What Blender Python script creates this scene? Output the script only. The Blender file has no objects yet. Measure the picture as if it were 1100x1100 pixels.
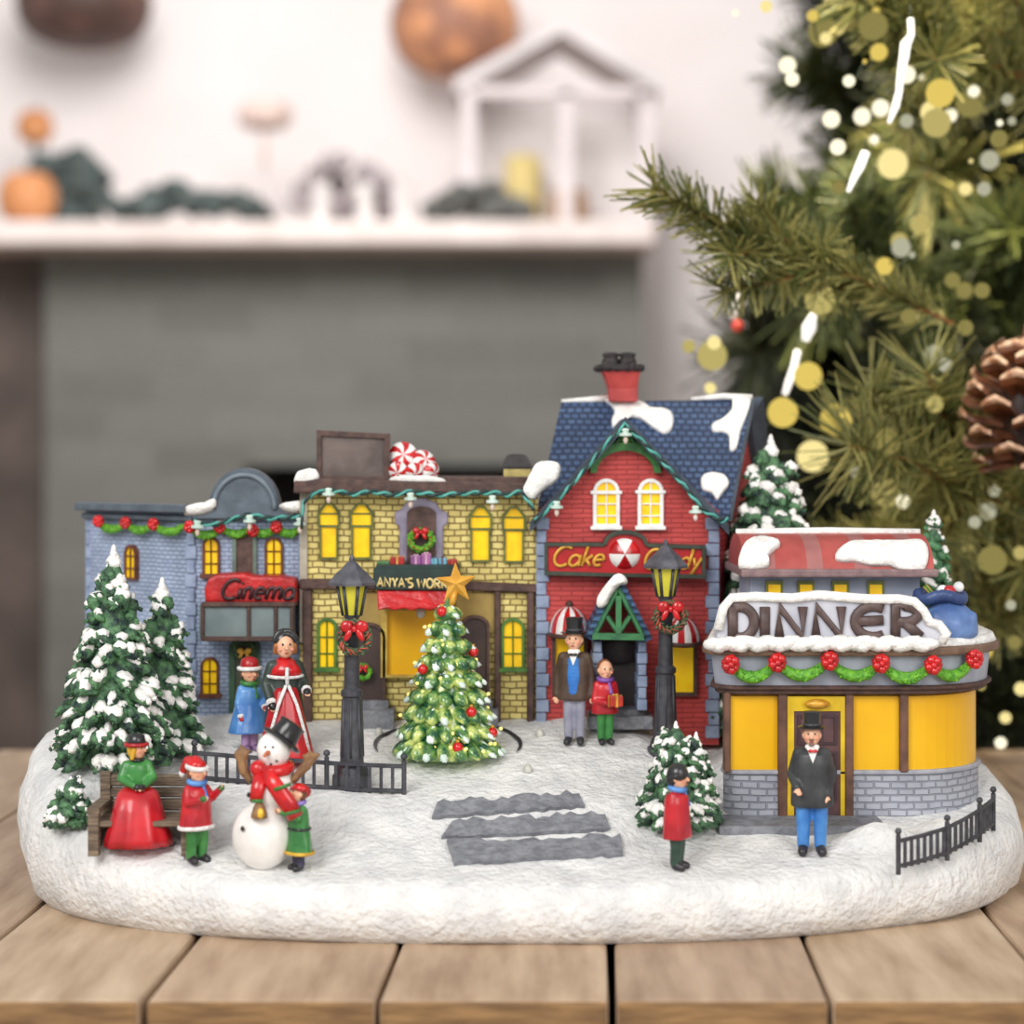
import bpy, math, random
from mathutils import Vector, Matrix, noise
PI = math.pi
SC = bpy.context.scene
COL = SC.collection
F, H, HORIZ = 2200.0, 1.383, 490.0          # focal length in pixels of the 1100 frame, camera height above the table, horizon row

def P(px, py, Y):
    return Vector(((px - 550.0) * Y / F, Y, H - (py - HORIZ) * Y / F))
def X(px, Y): return (px - 550.0) * Y / F
def Z(py, Y): return H - (py - HORIZ) * Y / F
def lin(c):
    return tuple(((v / 255.0) / 12.92 if v / 255.0 <= .04045 else ((v / 255.0 + .055) / 1.055) ** 2.4) for v in c)

# ---------------------------------------------------------------- materials
MATS = {}
def nodes_of(name):
    m = bpy.data.materials.new(name); m.use_nodes = True
    nt = m.node_tree; b = nt.nodes['Principled BSDF']
    return m, nt, b
def pm(name, c, c2=None, rough=.5, scale=25.0, bump=.0, bscale=None, metal=0.0, emit=0.0, ecol=None, coat=0.0, stretch=None, lo=.35, hi=.65, detail=3.0):
    if name in MATS: return MATS[name]
    m, nt, b = nodes_of(name)
    b.inputs['Roughness'].default_value = rough; b.inputs['Metallic'].default_value = metal
    b.inputs['Coat Weight'].default_value = coat
    c2 = c2 or tuple(max(0, v * .82) for v in c)
    tc = nt.nodes.new('ShaderNodeTexCoord'); src = tc.outputs['Object']
    if stretch:
        mp = nt.nodes.new('ShaderNodeMapping'); mp.inputs['Scale'].default_value = stretch
        nt.links.new(src, mp.inputs['Vector']); src = mp.outputs['Vector']
    n = nt.nodes.new('ShaderNodeTexNoise'); n.inputs['Scale'].default_value = scale; n.inputs['Detail'].default_value = detail
    nt.links.new(src, n.inputs['Vector'])
    r = nt.nodes.new('ShaderNodeValToRGB')
    r.color_ramp.elements[0].position = lo; r.color_ramp.elements[1].position = hi
    r.color_ramp.elements[0].color = (*lin(c2), 1); r.color_ramp.elements[1].color = (*lin(c), 1)
    nt.links.new(n.outputs['Fac'], r.inputs['Fac']); nt.links.new(r.outputs['Color'], b.inputs['Base Color'])
    if bump:
        n2 = nt.nodes.new('ShaderNodeTexNoise'); n2.inputs['Scale'].default_value = bscale or scale * 2; n2.inputs['Detail'].default_value = 4
        nt.links.new(src, n2.inputs['Vector'])
        bp = nt.nodes.new('ShaderNodeBump'); bp.inputs['Strength'].default_value = bump; bp.inputs['Distance'].default_value = .02
        nt.links.new(n2.outputs['Fac'], bp.inputs['Height']); nt.links.new(bp.outputs['Normal'], b.inputs['Normal'])
    if emit:
        if ecol: b.inputs['Emission Color'].default_value = (*lin(ecol), 1)
        else: nt.links.new(r.outputs['Color'], b.inputs['Emission Color'])
        b.inputs['Emission Strength'].default_value = emit
    MATS[name] = m
    return m
def brick(name, c1, c2, mortar, bw, rh, ms=.12, ang=0.0, rough=.6, bump=.6, dist=.006, off=.5):
    """brick courses on an upright wall whose face runs along the direction ang in plan"""
    if name in MATS: return MATS[name]
    m, nt, b = nodes_of(name); b.inputs['Roughness'].default_value = rough
    tc = nt.nodes.new('ShaderNodeTexCoord'); sp = nt.nodes.new('ShaderNodeSeparateXYZ')
    nt.links.new(tc.outputs['Object'], sp.inputs[0])
    mx = nt.nodes.new('ShaderNodeMath'); mx.operation = 'MULTIPLY'; mx.inputs[1].default_value = math.cos(ang)
    my = nt.nodes.new('ShaderNodeMath'); my.operation = 'MULTIPLY_ADD'; my.inputs[1].default_value = math.sin(ang)
    nt.links.new(sp.outputs['X'], mx.inputs[0]); nt.links.new(sp.outputs['Y'], my.inputs[0]); nt.links.new(mx.outputs[0], my.inputs[2])
    cb = nt.nodes.new('ShaderNodeCombineXYZ'); nt.links.new(my.outputs[0], cb.inputs[0]); nt.links.new(sp.outputs['Z'], cb.inputs[1])
    # hand-carved wobble of the courses
    nz = nt.nodes.new('ShaderNodeTexNoise'); nz.inputs['Scale'].default_value = 14
    nt.links.new(cb.outputs[0], nz.inputs['Vector'])
    va = nt.nodes.new('ShaderNodeVectorMath'); va.operation = 'MULTIPLY_ADD'; va.inputs[1].default_value = (rh * .5, rh * .5, 0)
    nt.links.new(nz.outputs['Color'], va.inputs[0]); nt.links.new(cb.outputs[0], va.inputs[2])
    br = nt.nodes.new('ShaderNodeTexBrick'); br.offset = off
    br.inputs['Scale'].default_value = 1.0; br.inputs['Brick Width'].default_value = bw; br.inputs['Row Height'].default_value = rh
    br.inputs['Mortar Size'].default_value = rh * ms; br.inputs['Mortar Smooth'].default_value = .5
    br.inputs['Color1'].default_value = (*lin(c1), 1); br.inputs['Color2'].default_value = (*lin(c2), 1); br.inputs['Mortar'].default_value = (*lin(mortar), 1)
    nt.links.new(va.outputs[0], br.inputs['Vector'])
    n2 = nt.nodes.new('ShaderNodeTexNoise'); n2.inputs['Scale'].default_value = 9
    nt.links.new(tc.outputs['Object'], n2.inputs['Vector'])
    mr = nt.nodes.new('ShaderNodeMapRange'); mr.inputs['From Min'].default_value = .3; mr.inputs['From Max'].default_value = .7
    mr.inputs['To Min'].default_value = .82; mr.inputs['To Max'].default_value = 1.1
    nt.links.new(n2.outputs['Fac'], mr.inputs['Value'])
    mul = nt.nodes.new('ShaderNodeMix'); mul.data_type = 'RGBA'; mul.blend_type = 'MULTIPLY'; mul.inputs[0].default_value = 1
    nt.links.new(br.outputs['Color'], mul.inputs[6]); nt.links.new(mr.outputs[0], mul.inputs[7])
    nt.links.new(mul.outputs[2], b.inputs['Base Color'])
    inv = nt.nodes.new('ShaderNodeMath'); inv.operation = 'SUBTRACT'; inv.inputs[0].default_value = 1
    nt.links.new(br.outputs['Fac'], inv.inputs[1])
    bp = nt.nodes.new('ShaderNodeBump'); bp.inputs['Strength'].default_value = bump; bp.inputs['Distance'].default_value = dist
    nt.links.new(inv.outputs[0], bp.inputs['Height']); nt.links.new(bp.outputs['Normal'], b.inputs['Normal'])
    MATS[name] = m
    return m

# ---------------------------------------------------------------- mesh collector
class MB:
    def __init__(s): s.v, s.f, s.m, s.cur = [], [], [], 0
    def mat(s, i): s.cur = i; return s
    def add(s, vs, fs):
        b = len(s.v); s.v.extend([Vector(v) for v in vs])
        for f in fs: s.f.append(tuple(b + i for i in f)); s.m.append(s.cur)
        return s
    def box(s, c, d, rot=None, taper=1.0):
        vs = []
        for z in (-.5, .5):
            k = taper if z > 0 else 1.0
            for x, y in ((-.5, -.5), (.5, -.5), (.5, .5), (-.5, .5)):
                p = Vector((x * d[0] * k, y * d[1] * k, z * d[2]))
                if rot is not None: p = rot @ p
                vs.append(Vector(c) + p)
        return s.add(vs, [(3, 2, 1, 0), (4, 5, 6, 7), (0, 1, 5, 4), (1, 2, 6, 5), (2, 3, 7, 6), (3, 0, 4, 7)])
    def rect(s, x0, y0, x1, y1, Y, d):           # picture-measured upright slab: front face at depth Y, thickness d behind it
        a, b = P(x0, y0, Y), P(x1, y1, Y)
        return s.box(((a.x + b.x) / 2, Y + d / 2, (a.z + b.z) / 2), (abs(b.x - a.x), d, abs(a.z - b.z)))
    def prism(s, pts, d, direction=(0, 1, 0)):
        """closed outline of 3-D points pushed along direction by d"""
        n = len(pts); dv = Vector(direction) * d
        vs = [Vector(p) for p in pts] + [Vector(p) + dv for p in pts]
        fs = [tuple(range(n)), tuple(range(2 * n - 1, n - 1, -1))]
        fs += [(i, i + n, (i + 1) % n + n, (i + 1) % n) for i in range(n)]
        return s.add(vs, fs)
    def poly(s, pxs, Y, d):
        return s.prism([P(x, y, Y) for x, y in pxs], d)
    def ring(s, outer, inner, d, direction=(0, 1, 0)):
        """frame between two outlines with the same number of points"""
        n = len(outer); dv = Vector(direction) * d
        vs = [Vector(p) for p in outer] + [Vector(p) for p in inner]
        vs += [v + dv for v in vs]
        fs = []
        for i in range(n):
            j = (i + 1) % n
            fs += [(i, j, n + j, n + i), (2 * n + i, 3 * n + i, 3 * n + j, 2 * n + j), (i, 2 * n + i, 2 * n + j, j), (n + i, n + j, 3 * n + j, 3 * n + i)]
        return s.add(vs, fs)
    def cyl(s, p0, p1, r0, r1=None, n=12, caps=True):
        r1 = r0 if r1 is None else r1
        return s.tube([p0, p1], [r0, r1], n, caps)
    def tube(s, path, rad, n=8, caps=True, closed=False, flat=1.0, up=None):
        path = [Vector(p) for p in path]; m = len(path)
        if not isinstance(rad, (list, tuple)): rad = [rad] * m
        vs, fs = [], []
        prev = None
        for i, p in enumerate(path):
            if closed: t = path[(i + 1) % m] - path[i - 1]
            else: t = path[min(i + 1, m - 1)] - path[max(i - 1, 0)]
            if t.length < 1e-9: t = Vector((0, 0, 1))
            t.normalize()
            if prev is None:
                a = Vector(up) if up is not None else (Vector((0, 0, 1)) if abs(t.z) < .9 else Vector((0, 1, 0)))
                u = (a - t * a.dot(t)).normalized()
            else:
                u = prev - t * prev.dot(t)
                u = u.normalized() if u.length > 1e-6 else t.orthogonal().normalized()
            w = t.cross(u); prev = u
            for k in range(n):
                a = 2 * PI * k / n
                vs.append(p + (u * math.cos(a) * flat + w * math.sin(a)) * rad[i])
        for i in range(m if closed else m - 1):
            j = (i + 1) % m
            for k in range(n):
                l = (k + 1) % n
                fs.append((i * n + k, i * n + l, j * n + l, j * n + k))
        if caps and not closed:
            fs.append(tuple(range(n - 1, -1, -1))); fs.append(tuple((m - 1) * n + k for k in range(n)))
        return s.add(vs, fs)
    def ball(s, c, r, nu=12, nv=8, rot=None, jit=0.0, seed=0):
        if not isinstance(r, (list, tuple, Vector)): r = (r, r, r)
        rng = random.Random(seed); c = Vector(c); vs = []
        def put(d):
            k = 1 + (rng.uniform(-jit, jit) if jit else 0)
            p = Vector((d[0] * r[0] * k, d[1] * r[1] * k, d[2] * r[2] * k))
            if rot is not None: p = rot @ p
            vs.append(c + p)
        put((0, 0, 1))
        for i in range(1, nv):
            a = PI * i / nv
            for k in range(nu):
                b = 2 * PI * k / nu; put((math.sin(a) * math.cos(b), math.sin(a) * math.sin(b), math.cos(a)))
        put((0, 0, -1))
        fs = [(0, 1 + k, 1 + (k + 1) % nu) for k in range(nu)]
        for i in range(nv - 2):
            for k in range(nu):
                a, b = 1 + i * nu, 1 + (i + 1) * nu
                fs.append((a + k, b + k, b + (k + 1) % nu, a + (k + 1) % nu))
        e = len(vs) - 1; a = 1 + (nv - 2) * nu
        fs += [(e, a + (k + 1) % nu, a + k) for k in range(nu)]
        return s.add(vs, fs)
    def lathe(s, prof, c=(0, 0, 0), n=24, rot=None, sx=1.0, sy=1.0):
        """profile of (radius, height)"""
        c = Vector(c); vs, fs = [], []
        for r, z in prof:
            for k in range(n):
                a = 2 * PI * k / n
                p = Vector((r * math.cos(a) * sx, r * math.sin(a) * sy, z))
                if rot is not None: p = rot @ p
                vs.append(c + p)
        for i in range(len(prof) - 1):
            for k in range(n):
                l = (k + 1) % n; fs.append((i * n + k, i * n + l, (i + 1) * n + l, (i + 1) * n + k))
        fs.append(tuple(range(n - 1, -1, -1))); fs.append(tuple((len(prof) - 1) * n + k for k in range(n)))
        return s.add(vs, fs)
    def loft(s, rings, n=20):
        """rings of (centre, rx, ry): level elliptical rings, closed solid"""
        vs, fs = [], []
        for c, rx, ry in rings:
            for k in range(n):
                a = 2 * PI * k / n; vs.append(Vector(c) + Vector((math.cos(a) * rx, math.sin(a) * ry, 0)))
        for i in range(len(rings) - 1):
            for k in range(n):
                l = (k + 1) % n; fs.append((i * n + k, i * n + l, (i + 1) * n + l, (i + 1) * n + k))
        fs.append(tuple(range(n - 1, -1, -1))); fs.append(tuple((len(rings) - 1) * n + k for k in range(n)))
        return s.add(vs, fs)
    def capsule(s, p0, p1, r0, r1=None, n=10):
        r1 = r0 if r1 is None else r1
        p0, p1 = Vector(p0), Vector(p1); d = p1 - p0
        if d.length < 1e-7: return s.ball(p0, r0)
        d.normalize(); path, rad = [], []
        for a in (-80, -50, -20): path.append(p0 + d * r0 * math.sin(math.radians(a))); rad.append(r0 * math.cos(math.radians(a)))
        path.append(p0); rad.append(r0); path.append(p1); rad.append(r1)
        for a in (20, 50, 80): path.append(p1 + d * r1 * math.sin(math.radians(a))); rad.append(r1 * math.cos(math.radians(a)))
        return s.tube(path, rad, n)
    def puff(s, pts, normal, t, seed=0, edge=.78):
        """flattish heap of snow over a closed outline lying on a surface"""
        pts = [Vector(p) for p in pts]; n = len(pts); nv = Vector(normal).normalized(); rng = random.Random(seed)
        dense = []
        for i in range(n):
            a, b, c, d = pts[i - 1], pts[i], pts[(i + 1) % n], pts[(i + 2) % n]
            for k in range(4):
                u = k / 4
                q = .5 * ((2 * b) + (c - a) * u + (2 * a - 5 * b + 4 * c - d) * u * u + (3 * b - a - 3 * c + d) * u ** 3)
                dense.append(q)
        m = len(dense); cen = sum(dense, Vector()) / m
        vs = [p - nv * t * .5 for p in dense]
        for k, h in ((1.0, .35), (.93, .8), (edge, 1.0), (.45, 1.1)):
            vs += [cen + (p - cen) * k + nv * t * h * (1 + rng.uniform(-.12, .12)) for p in dense]
        vs.append(cen + nv * t * 1.1)
        fs = [tuple(range(m - 1, -1, -1))]
        for r in range(4):
            fs += [(r * m + i, r * m + (i + 1) % m, (r + 1) * m + (i + 1) % m, (r + 1) * m + i) for i in range(m)]
        fs += [(4 * m + i, 4 * m + (i + 1) % m, 5 * m) for i in range(m)]
        return s.add(vs, fs)
    def build_each(s, name, mats, parent=None, smooth=False, auto=None, gap=.004):
        """every separate clump of the collected shapes becomes an object of its own"""
        n = len(s.v); up = list(range(n))
        def find(i):
            while up[i] != i: up[i] = up[up[i]]; i = up[i]
            return i
        for f in s.f:
            a = find(f[0])
            for i in f[1:]: up[find(i)] = a
        comp = {}
        for i in range(n): comp.setdefault(find(i), []).append(i)
        boxes = [[set(c), [min(s.v[i][k] for i in c) - gap for k in range(3)], [max(s.v[i][k] for i in c) + gap for k in range(3)]] for c in comp.values()]
        done = False
        while not done:
            done = True
            for i in range(len(boxes)):
                for j in range(i + 1, len(boxes)):
                    A, B = boxes[i], boxes[j]
                    if all(A[1][k] <= B[2][k] and B[1][k] <= A[2][k] for k in range(3)):
                        A[0] |= B[0]; A[1] = [min(p, q) for p, q in zip(A[1], B[1])]; A[2] = [max(p, q) for p, q in zip(A[2], B[2])]
                        boxes.pop(j); done = False; break
                if not done: break
        out = []
        for c, _, _ in boxes:
            m = MB(); idx = {}
            for f, mi in zip(s.f, s.m):
                if f[0] in c:
                    for i in f:
                        if i not in idx: idx[i] = len(m.v); m.v.append(s.v[i])
                    m.f.append(tuple(idx[i] for i in f)); m.m.append(mi)
            if m.f: out.append(m.build(name, mats, parent, smooth, auto))
        return out
    def build(s, name, mats, parent=None, smooth=False, auto=None, local=False):
        me = bpy.data.meshes.new(name)
        off = Vector()
        if parent is not None and not local:
            q = parent
            while q is not None: off += q.location; q = q.parent
        me.from_pydata([tuple(v - off) for v in s.v], [], s.f)
        if not isinstance(mats, (list, tuple)): mats = [mats]
        for m in mats: me.materials.append(m)
        if len(mats) > 1: me.polygons.foreach_set('material_index', s.m)
        o = bpy.data.objects.new(name, me); COL.objects.link(o)
        if parent is not None: o.parent = parent
        import bmesh
        bm = bmesh.new(); bm.from_mesh(me); bmesh.ops.recalc_face_normals(bm, faces=bm.faces[:]); bm.to_mesh(me); bm.free()
        if smooth:
            me.polygons.foreach_set('use_smooth', [True] * len(me.polygons))
            if auto is not None and hasattr(me, 'set_sharp_from_angle'): me.set_sharp_from_angle(angle=math.radians(auto))
        me.update()
        return o
def bevel(o, w, seg=2):
    if isinstance(o, list):
        for q in o: bevel(q, w, seg)
        return o
    b = o.modifiers.new('bevel', 'BEVEL'); b.width = w; b.segments = seg; b.limit_method = 'ANGLE'; b.angle_limit = math.radians(40)
    return o
def remesh(o, vox, smooth=0):
    r = o.modifiers.new('skin', 'REMESH'); r.mode = 'VOXEL'; r.voxel_size = vox; r.use_smooth_shade = True
    if smooth:
        q = o.modifiers.new('soften', 'SMOOTH'); q.iterations = smooth; q.factor = .5
    return o
def tag(o, label=None, cat=None, group=None, kind=None):
    if label: o['label'] = label
    if cat: o['category'] = cat
    if group: o['group'] = group
    if kind: o['kind'] = kind
    return o
def thing(name, label, cat, loc=(0, 0, 0), group=None):
    o = bpy.data.objects.new(name, None); o.empty_display_size = .05; COL.objects.link(o); o.location = loc
    return tag(o, label, cat, group)
def arch_px(x0, y0, x1, y1, n=10, k=1.0):
    """round-headed outline in picture measure: y0 crown, y1 foot"""
    r = (x1 - x0) / 2; cx = (x0 + x1) / 2; ry = r * k
    return [(x0, y1)] + [(cx - r * math.cos(PI * i / n), y0 + ry - ry * math.sin(PI * i / n)) for i in range(n + 1)] + [(x1, y1)]
def wobble(path, a, seed=0):
    rng = random.Random(seed)
    return [Vector(p) + Vector((rng.uniform(-a, a), rng.uniform(-a, a), rng.uniform(-a, a))) for p in path]

# ---------------------------------------------------------------- hand-lettered strokes
def arc(cx, cy, rx, ry, a0, a1, n=14):
    return [(cx + rx * math.cos(math.radians(a0 + (a1 - a0) * i / n)), cy + ry * math.sin(math.radians(a0 + (a1 - a0) * i / n))) for i in range(n + 1)]
GLY = {
    'C': (.72, [arc(.42, .5, .4, .5, 50, 310)]), 'a': (.58, [arc(.25, .28, .22, .28, 0, 360), [(.47, .56), (.47, .1), (.56, 0)]]),
    'k': (.52, [[(.08, 1), (.08, 0)], [(.42, .56), (.1, .22)], [(.2, .33), (.46, 0)]]),
    'e': (.54, [[(.05, .3), (.45, .32)] + arc(.25, .3, .21, .28, 10, 310)]),
    'i': (.24, [[(.1, .56), (.1, 0)], [(.1, .78), (.11, .84)]]),
    'n': (.54, [[(.08, .56), (.08, 0)], [(.08, .36)] + arc(.25, .38, .17, .2, 160, 0, 8) + [(.42, 0)]]),
    'm': (.82, [[(.08, .56), (.08, 0)], [(.08, .36)] + arc(.23, .38, .15, .2, 160, 0, 8) + [(.38, 0)], [(.38, .36)] + arc(.54, .38, .15, .2, 160, 0, 8) + [(.69, 0)]]),
    'd': (.58, [arc(.25, .28, .22, .28, 0, 360), [(.47, 1), (.47, 0)]]),
    'y': (.52, [[(.05, .56), (.25, .08)], [(.46, .56), (.12, -.35)]]),
    'D': (.8, [[(.1, 1), (.1, 0)], [(.1, 1), (.3, 1)] + arc(.3, .5, .36, .5, 90, -90) + [(.1, 0)]]),
    'I': (.34, [[(.15, 1), (.15, 0)]]), 'N': (.86, [[(.1, 0), (.1, 1), (.68, 0), (.68, 1)]]),
    'E': (.74, [arc(.4, .5, .36, .5, 60, 300), [(.08, .5), (.58, .55)]]),
    'R': (.78, [[(.1, 0), (.1, 1), (.3, 1)] + arc(.3, .74, .3, .26, 90, -90) + [(.12, .48)], [(.3, .48), (.66, 0)]]),
    'A': (.74, [[(.04, 0), (.34, 1), (.64, 0)], [(.15, .35), (.53, .35)]]), 'Y': (.7, [[(.04, 1), (.32, .5), (.6, 1)], [(.32, .5), (.32, 0)]]),
    'S': (.62, [arc(.3, .74, .24, .26, 40, 250, 10) + arc(.3, .25, .24, .25, 70, -140, 10)]),
    'W': (.98, [[(.04, 1), (.22, 0), (.45, .8), (.66, 0), (.86, 1)]]), 'O': (.84, [arc(.4, .5, .34, .5, 0, 360, 18)]),
    'K': (.7, [[(.1, 1), (.1, 0)], [(.58, 1), (.12, .45)], [(.25, .58), (.62, 0)]]), "'": (.26, [[(.12, 1), (.1, .75)]]), ' ': (.4, []),
}
def lettering(mb, text, px0, py1, wpx, hpx, Y, rad, shear=0.0, rise=0.0, n=6, flat=.6):
    """strokes of text between px0 and px0+wpx, foot line py1, capital height hpx, on the upright plane at depth Y"""
    tot = sum(GLY[c][0] for c in text); x = 0.0
    for c in text:
        w, strokes = GLY[c]
        for st in strokes:
            pts = []
            for gx, gy in st:
                u = (x + gx + shear * gy) / tot
                pts.append(P(px0 + u * wpx, py1 - gy * hpx - rise * u, Y))
            mb.tube(pts, rad, n, True, False, flat, up=(0, 1, 0))
        x += w
    return mb
# ---------------------------------------------------------------- terrain of the snowy base
def interp(tab, v):
    if v <= tab[0][0]: return tab[0][1]
    for (a, b), (c, d) in zip(tab, tab[1:]):
        if v <= c:
            t = (v - a) / (c - a); return b + (d - b) * t
    return tab[-1][1]
PROF = [(5.7, .15), (5.85, .175), (5.95, .193), (6.12, .2425), (6.3, .323), (6.6, .408), (6.75, .441), (7.0, .492), (7.3, .53), (7.8, .54)]
PROFR = [(5.7, .15), (5.85, .172), (6.0, .19), (6.15, .225), (6.3, .262), (6.5, .29), (6.8, .35), (7.2, .42), (7.8, .45)]
BUMPS = [(-1.30, 6.42, .16, .14, .06), (-1.40, 6.72, .2, .2, .05), (.80, 6.75, .10, .12, .12), (1.10, 6.13, .11, .05, .065), (1.31, 6.2, .07, .06, .05), (.28, 6.93, .12, .10, .02), (-.88, 6.97, .1, .05, .03),
         (-1.23, 6.1, .12, .05, .03), (-.55, 6.28, .12, .07, .03)]
def smooth01(t): t = max(0.0, min(1.0, t)); return t * t * (3 - 2 * t)
def G(x, y):
    k = smooth01((x - .42) / .22)
    z = interp(PROF, y) * (1 - k) + interp(PROFR, y) * k
    for bx, by, rx, ry, h in BUMPS:
        z += h * math.exp(-((x - bx) / rx) ** 2 - ((y - by) / ry) ** 2)
    return z + .007 * noise.noise((x * 5, y * 5, 0)) + .003 * noise.noise((x * 19, y * 19, 3))
def ground(px, py):
    """where the sight line through a picture point meets the snow"""
    Y = 5.7
    while Y < 7.8:
        x = X(px, Y)
        if Z(py, Y) <= G(x, Y): break
        Y += .004
    return Vector((x, Y, G(x, Y)))

# ---------------------------------------------------------------- common materials
SNOW = pm('snow', (233, 232, 230), (212, 212, 212), rough=.8, scale=11, bump=.75, bscale=46)
SNOWP = pm('painted_snow', (252, 250, 245), (228, 226, 222), rough=.5, scale=30, bump=.4, bscale=60)
GREY_STONE = pm('grey_stone', (142, 144, 150), (112, 114, 121), rough=.7, scale=30, bump=.5, bscale=60)
IRON = pm('dark_iron', (74, 74, 80), (50, 50, 56), rough=.45, scale=30)
BROWN = pm('brown_timber', (92, 66, 58), (66, 46, 42), rough=.6, scale=30, bump=.2)
AMBER = pm('amber_pane', (232, 178, 6), (222, 164, 4), rough=.35, scale=4, emit=.06)
YELLOW = pm('yellow_pane', (250, 208, 10), (238, 186, 6), rough=.35, scale=20, emit=.16)
GREENP = pm('green_paint', (58, 120, 52), (40, 92, 44), rough=.4, scale=40)
GARL = pm('garland_green', (120, 190, 52), (70, 140, 36), rough=.4, scale=60, bump=.5, bscale=90)
RED = pm('red_gloss', (214, 26, 30), (168, 12, 20), rough=.25, scale=20, coat=.4)
REDD = pm('deep_red', (178, 26, 30), (138, 16, 22), rough=.35, scale=20, coat=.2)
WHITE = pm('white_paint', (245, 243, 240), (226, 222, 220), rough=.4, scale=30)
GOLDP = pm('gold_paint', (232, 178, 72), (196, 138, 40), rough=.35, scale=30, metal=.15)
BLUEGREY = pm('blue_grey_paint', (150, 164, 190), (122, 136, 164), rough=.55, scale=20, bump=.2)
SLATEGREY = pm('slate_grey_paint', (92, 103, 114), (74, 84, 95), rough=.5, scale=16, bump=.15)
DARKGREEN = pm('dark_green_board', (36, 60, 56), (26, 44, 42), rough=.5, scale=20)
TEAL = pm('teal_cord', (72, 150, 140), (28, 74, 70), rough=.4, scale=50)
BLACK = pm('black_gloss', (40, 40, 42), (24, 24, 26), rough=.3, scale=20, coat=.3)

# ---------------------------------------------------------------- room, table
def build_room():
    wallm = pm('room_wall', (238, 231, 230), (232, 224, 222), rough=.9, scale=.4)
    m = MB().box((0, 41.1, 10), (44, .2, 36)); tag(m.build('wall_back', wallm), kind='structure')
    m = MB().box((0, 21, -7.6), (44, 42, .2)); tag(m.build('floor', pm('room_floor', (150, 120, 95), (120, 95, 75), rough=.6, scale=1, stretch=(1, .1, 1))), kind='structure')
    # fireplace
    fb = brick('painted_brick', (118, 118, 113), (104, 104, 99), (113, 113, 108), 1.75, .62, .1, rough=.9, bump=.3, dist=.05)
    Y = 36.0
    fp = thing('fireplace', 'grey painted brick fireplace standing against the white back wall', 'fireplace', (-3.5, Y + 2, -7.5))
    xl, xr = X(48, Y), X(690, Y); zt = Z(270, Y); ox0, ox1, oz = X(262, Y), X(575, Y), Z(500, Y)
    b = MB()
    b.box(((xl + ox0) / 2, Y + 2.5, (zt - 7.5) / 2), (ox0 - xl, 5, zt + 7.5)); b.box(((xr + ox1) / 2, Y + 2.5, (zt - 7.5) / 2), (xr - ox1, 5, zt + 7.5))
    b.box(((ox0 + ox1) / 2, Y + 2.5, (zt + oz) / 2), (ox1 - ox0, 5, zt - oz)); b.box(((ox0 + ox1) / 2, Y + 4.6, (oz - 7.5) / 2), (ox1 - ox0, .8, oz + 7.5))
    b.build('brick_surround', fb, fp)
    sm = pm('mantel_paint', (222, 210, 205), (205, 192, 186), rough=.6, scale=1)
    s = MB(); s.box(((X(-90, 34.6) + xr) / 2, Y + 1.6, zt + .18), (xr - X(-90, 34.6) + .3, 6, .42))
    bevel(s.build('mantel_shelf', sm, fp), .08)
    MB().box(((ox0 + ox1) / 2, Y + 4.1, (oz - 7.5) / 2), (ox1 - ox0 - .1, .1, oz + 7.3)).build('firebox_back', pm('firebox_dark', (52, 52, 50), (40, 40, 39), rough=.9), fp)  # plain dark grey panel closing the back of the opening
    dk = pm('brown_pillar', (92, 80, 74), (70, 60, 55), rough=.8, scale=1)
    MB().box(((X(-90, Y) + xl) / 2, Y + 2.6, (zt - 7.5) / 2), (xl - X(-90, Y), 4.6, zt + 7.5)).build('side_pilaster', dk, fp)
    # bits standing on the mantel shelf
    zs = zt + .39; Ym = 35.2
    drk = pm('dark_evergreen', (88, 97, 95), (66, 76, 74), rough=.9, scale=3)
    org = pm('orange_fruit', (214, 150, 100), (196, 128, 78), rough=.6, scale=2)
    def clump(name, label, cat, x0, x1, top, mat, seed, n=40, group=None, r=.22):
        Ym = 36.0 if 'mauve' in label else (36.6 if 'shrub on' in label else 35.3); rng = random.Random(seed); a, c = X(x0, Ym), X(x1, Ym); h = Z(top, Ym) - zs; mb = MB()
        for i in range(n):
            u = rng.random(); hx = h * (.55 + .45 * math.sin(PI * min(1, max(0, u)))) ; q = rng.random() ** .6 if i > 3 else 0.0
            rr = r * rng.uniform(.6, 1.1); mb.ball((a + (c - a) * u, Ym + rng.uniform(-.4, .4), zs + rr * .8 + max(0, hx - rr * 1.6) * q), (rr, rr, rr * .8), 8, 6)
        return tag(mb.build(name, mat, None, True), label, cat, group)
    clump('potted_shrub', 'dark rounded shrub on the mantel beside the orange fruit', 'plant', 30, 112, 148, drk, 3, 40, None, .3)
    clump('evergreen_garland', 'dark evergreen garland lying on the mantel right of the rounded shrub', 'garland', 128, 284, 192, drk, 4, 60)
    clump('evergreen_sprig', 'short dark evergreen sprig on the mantel at the foot of the lantern', 'foliage', 462, 562, 192, pm('grey_evergreen', (112, 112, 108), (92, 92, 88), rough=.9, scale=3), 5, 40)
    clump('dried_flowers', 'mauve dried flower heads in a row on the mantel', 'flowers', 318, 430, 160, pm('mauve_dry', (176, 166, 168), (146, 134, 134), rough=.9, scale=3), 6, 40)
    cw = pm('candle_wax', (240, 232, 228), rough=.6, scale=1)
    for i, cx in enumerate((345, 392, 432)):
        c = thing('candle', ('short pale candle on the mantel, leftmost of three in front of the dried flowers', 'short pale candle on the mantel, middle of three in front of the dried flowers', 'short pale candle on the mantel, nearest the lantern of three')[i], 'candle', (X(cx, 34.95), 34.95, zs), 'candles on the mantel')
        MB().lathe([(.16, 0), (.16, .62), (.12, .66)], c.location, 14).build('wax', cw, c, True, 40)
        MB().cyl(c.location + Vector((0, 0, .64)), c.location + Vector((0, 0, .76)), .015).build('wick', drk, c)
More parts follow.
